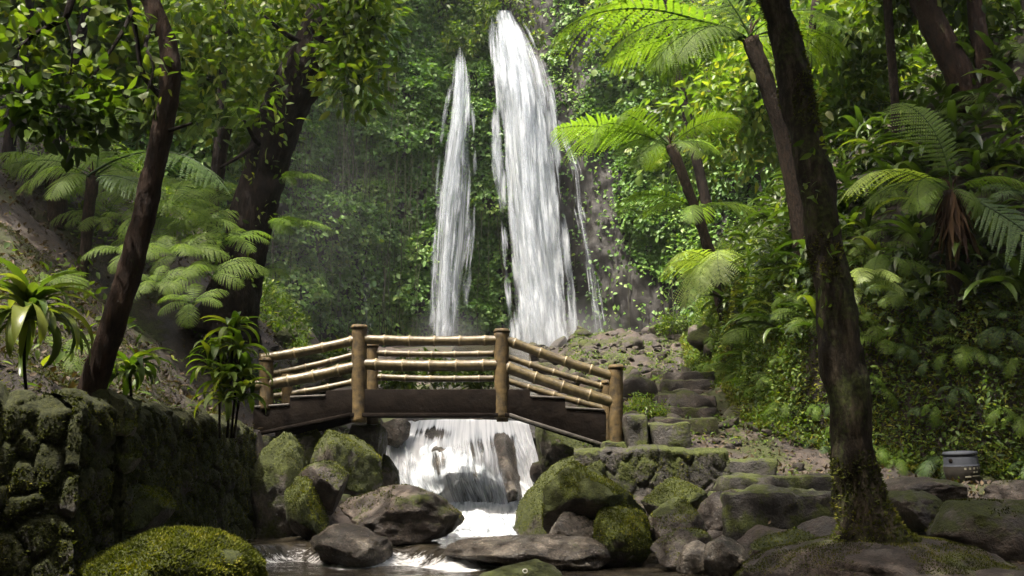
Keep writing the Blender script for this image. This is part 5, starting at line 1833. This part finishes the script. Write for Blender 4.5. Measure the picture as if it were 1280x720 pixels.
def ivy_d(px, py, p):
    n = fbm(p * np.array([.8, .8, .45]), 3, 33)
    d = .55 + 1.1 * n
    rx = np.interp(py, [0, 100, 200, 300, 440], [655, 690, 700, 712, 722])
    lx = np.interp(py, [0, 100, 440], [608, 618, 640])
    d = np.where((px > lx) & (px < rx), .0, d)                                 # behind the main fall
    br = np.interp(py, [0, 200, 320, 360, 440], [735, 760, 775, 835, 850])
    bare = smooth(690, 705, px) * (1 - smooth(br, br + 22, px)) * smooth(140, 210, py)
    d = d * (1 - bare) + .03 * bare
    d = d - .5 * bump2(px, py, 690, 30, 30, 50) - .5 * bump2(px, py, 740, 60, 18, 60)
    d = d + .9 * bump2(px, py, 600, 280, 45, 190) + .5 * bump2(px, py, 500, 330, 45, 120) + .6 * bump2(px, py, 815, 240, 50, 90) * (1 - bare)
    d = d + .5 * bump2(px, py, 520, 80, 60, 90) + .4 * bump2(px, py, 430, 180, 60, 80)
    d = d - .55 * bump2(px, py, 390, 330, 55, 120) - .6 * bump2(px, py, 498, 265, 12, 40) - .8 * smooth(405, 430, py)
    core = (px > np.interp(py, [60, 160, 420], [566, 553, 536])) & (px < np.interp(py, [60, 160, 420], [582, 590, 566])) & (py > 55)
    d = np.where(core, d * .45, d)
    return np.clip(d, 0.02, 1)


mb = MB()
cliff_leaves(mb, 420000, ivy_d, DIAMW, (.11, .24), (.52, .16), (.02, .24), zr=(4, 21.5), ur=(.27, .80))
cliff_leaves(mb, 50000, lambda a, b, p: ivy_d(a, b, p) * smooth(-.1, .3, fbm(p * .5, 3, 77)), OVALW, (.14, .28), (.55, .18), (.1, .4), zr=(4, 24), ur=(.27, .82))
tag(mb.build('ivy', M['leaf_ivy']), 'thick green ivy and creepers clothing the waterfall cliff', 'ivy', kind='stuff')
# big taro-like leaves on the right part of the cliff
mb = MB()
cliff_leaves(mb, 9000, lambda a, b, p: smooth(.35, .7, bump2(a, b, 790, 90, 60, 70) + .8 * bump2(a, b, 830, 220, 40, 70)), t_oval(.8, .05, -.2), (.22, .42), (.45, .2), (.2, .7))
tag(mb.build('creeper', M['leaf_lite']), 'large pale leaves of climbers right of the tall waterfall', 'creeper', kind='stuff')
# hanging roots
mb = MB()
n = 300
for k in range(n):
    px = rng.choice([rng.uniform(335, 480), rng.uniform(430, 560), rng.uniform(560, 640), rng.uniform(720, 860)], p=[.62, .25, .05, .08])
    u0 = np.interp(px, [330, 640, 880], [.36, .565, .70]) + rng.normal(0, .012)
    z1 = rng.uniform(9, 20)
    z0 = z1 - rng.uniform(2.5, 8)
    zz = np.linspace(z1, max(z0, 4.5), 8)
    p = cliff_pt(np.full(8, u0), zz)
    out = p[0] + np.array([0, -rng.uniform(.15, .7), 0])
    q = np.stack([out[0] + .08 * np.cumsum(rng.normal(size=8)), np.minimum(p[:, 1] - .1, out[1] + .05 * np.cumsum(rng.normal(size=8))), zz], 1)
    w = rng.uniform(.005, .014)
    V = np.concatenate([q + np.array([-w, 0, 0]), q + np.array([w, 0, 0]), q + np.array([0, -w, 0])])
    i = np.arange(7)
    mb.add(V, [np.stack([i, i + 1, 17 + i, 16 + i], 1), np.stack([16 + i, 17 + i, 9 + i, 8 + i], 1)], rng.random())
tag(mb.build('hanging_roots', M['root']), 'curtain of thin brown hanging roots on the hazy cliff beside the big trunk', 'roots', kind='stuff')
# foliage along the top of the cliff
mb = MB()
for k in range(70):
    u = rng.uniform(.2, .85)
    z = rng.uniform(18, 26)
    p = cliff_pt(np.array([u]), np.array([z]))[0]
    pr = proj(p)[0]
    if 610 < pr[0] < 652 and pr[1] > -40:
        continue
    cloud(mb, p + np.array([0, -.5, 0]), rng.uniform(.5, 1.1), 90, OVAL, (.16, .32), .6, (.5, .2))
tag(mb.build('shrubbery', M['leaf_mid']), 'leafy shrubs overhanging the top of the waterfall cliff', 'shrubbery', kind='stuff')

mb = MB()
for (px, py, r_) in [(604, 14, .5), (600, 40, .4), (660, 20, .45), (670, 48, .4), (590, 8, .6), (630, -6, .55), (648, 0, .5), (612, -2, .5), (562, 52, .4), (585, 60, .35), (572, 40, .4)]:
    cloud(mb, P(px, py, 35.3), r_, 80, OVAL, (.12, .26), .6, (.5, .2))
tag(mb.build('shrubbery', M['leaf_mid']), 'leafy shrubs framing the rock lips where the falls begin', 'shrubbery', kind='stuff')

# ------------------------------------------------------------------ haze
HAZE = 0.0004
if HAZE:
    m, nt, out = newmat('air')
    g = N(nt)
    pv_ = g('VolumePrincipled', ins={'Color': (.85, .9, .93, 1), 'Density': HAZE, 'Anisotropy': .3})
    nt.links.new(pv_.outputs[0], out.inputs['Volume'])
    bpy.ops.mesh.primitive_cube_add(size=1, location=(0, 18, 14))
    o = bpy.context.object
    o.name = 'haze'
    o.scale = (64, 62, 34)
    o.data.materials.append(m)
    tag(o, 'thin pale mist filling the valley in front of the falls', 'haze', kind='stuff')

for (px, py, Y, r_, dens_, t) in [(705, 430, 33.0, (2.8, 1.8, 1.9), .22, 'pale spray drifting at the foot of the tall waterfall'), (560, 425, 33.2, (1.8, 1.4, 1.7), .13, 'pale spray drifting at the foot of the narrow waterfall'),
                                  (410, 290, 28.0, (4.6, 2.6, 7.0), .012, 'thin mist hanging before the root-draped cliff')]:
    m, nt, out = newmat('drifting_mist')
    g = N(nt)
    mp = g('Mapping', ins={'Vector': g('TexCoord').outputs['Object'], 'Scale': tuple(1.0 / k for k in r_)})
    ln = g('VectorMath', operation='LENGTH', ins={0: mp.outputs[0]})
    fl = g.math('POWER', g.math('SUBTRACT', 1.0, ln.outputs['Value'], True), 1.6)
    nz = g('TexNoise', ins={'Vector': mp.outputs[0], 'Scale': 2.5, 'Detail': 2.0})
    de = g.math('MULTIPLY', g.math('MULTIPLY', fl, nz.outputs['Fac']), dens_ * 2)
    nt.links.new(g('VolumePrincipled', ins={'Color': (.9, .93, .95, 1), 'Density': de, 'Anisotropy': .2}).outputs[0], out.inputs['Volume'])
    c = P(px, py, Y)
    o = MB().add(ICO3_V * np.array(r_), ICO3_F).build('mist', m, None, None)
    o.location = c
    tag(o, t, 'mist', kind='stuff')

# ------------------------------------------------------------------ light, sky, camera
SUN = np.array([-.30, -.26, .91])
SUN = SUN / np.linalg.norm(SUN)
sl = bpy.data.lights.new('sun', 'SUN')
sl.energy = 3.1
sl.angle = math.radians(.6)
sl.color = (1, .93, .82)
so = bpy.data.objects.new('sun', sl)
COL.objects.link(so)
so.rotation_euler = Vector(-SUN).to_track_quat('-Z', 'Y').to_euler()
w = bpy.data.worlds.new('World')
scene.world = w
w.use_nodes = True
nt = w.node_tree
bg = nt.nodes['Background']
sky = nt.nodes.new('ShaderNodeTexSky')
sky.sky_type = 'NISHITA'
sky.sun_disc = False
sky.sun_elevation = math.asin(SUN[2])
sky.sun_rotation = math.atan2(SUN[0], SUN[1])
sky.air_density = 1.0
sky.dust_density = 10.0
sky.ozone_density = 0.3
nt.links.new(sky.outputs[0], bg.inputs[0])
bg.inputs[1].default_value = .15

cam = bpy.data.cameras.new('camera')
cam.sensor_fit = 'HORIZONTAL'
cam.sensor_width = 36
cam.lens = 36 * F / 1280
cam.clip_start = .05
cam.clip_end = 2000
co = bpy.data.objects.new('camera', cam)
COL.objects.link(co)
co.location = CAM
co.rotation_euler = (math.pi / 2 + TH, 0, 0)
scene.camera = co
vs = scene.view_settings
vs.view_transform = 'Standard'
vs.look = 'None'
vs.exposure = 2.0
vs.gamma = 1
vs.use_curve_mapping = False
cy = scene.cycles
cy.use_denoising = True
cy.max_bounces = 8
cy.diffuse_bounces = 4
cy.transparent_max_bounces = 32
cy.transmission_bounces = 4
cy.sample_clamp_indirect = 6
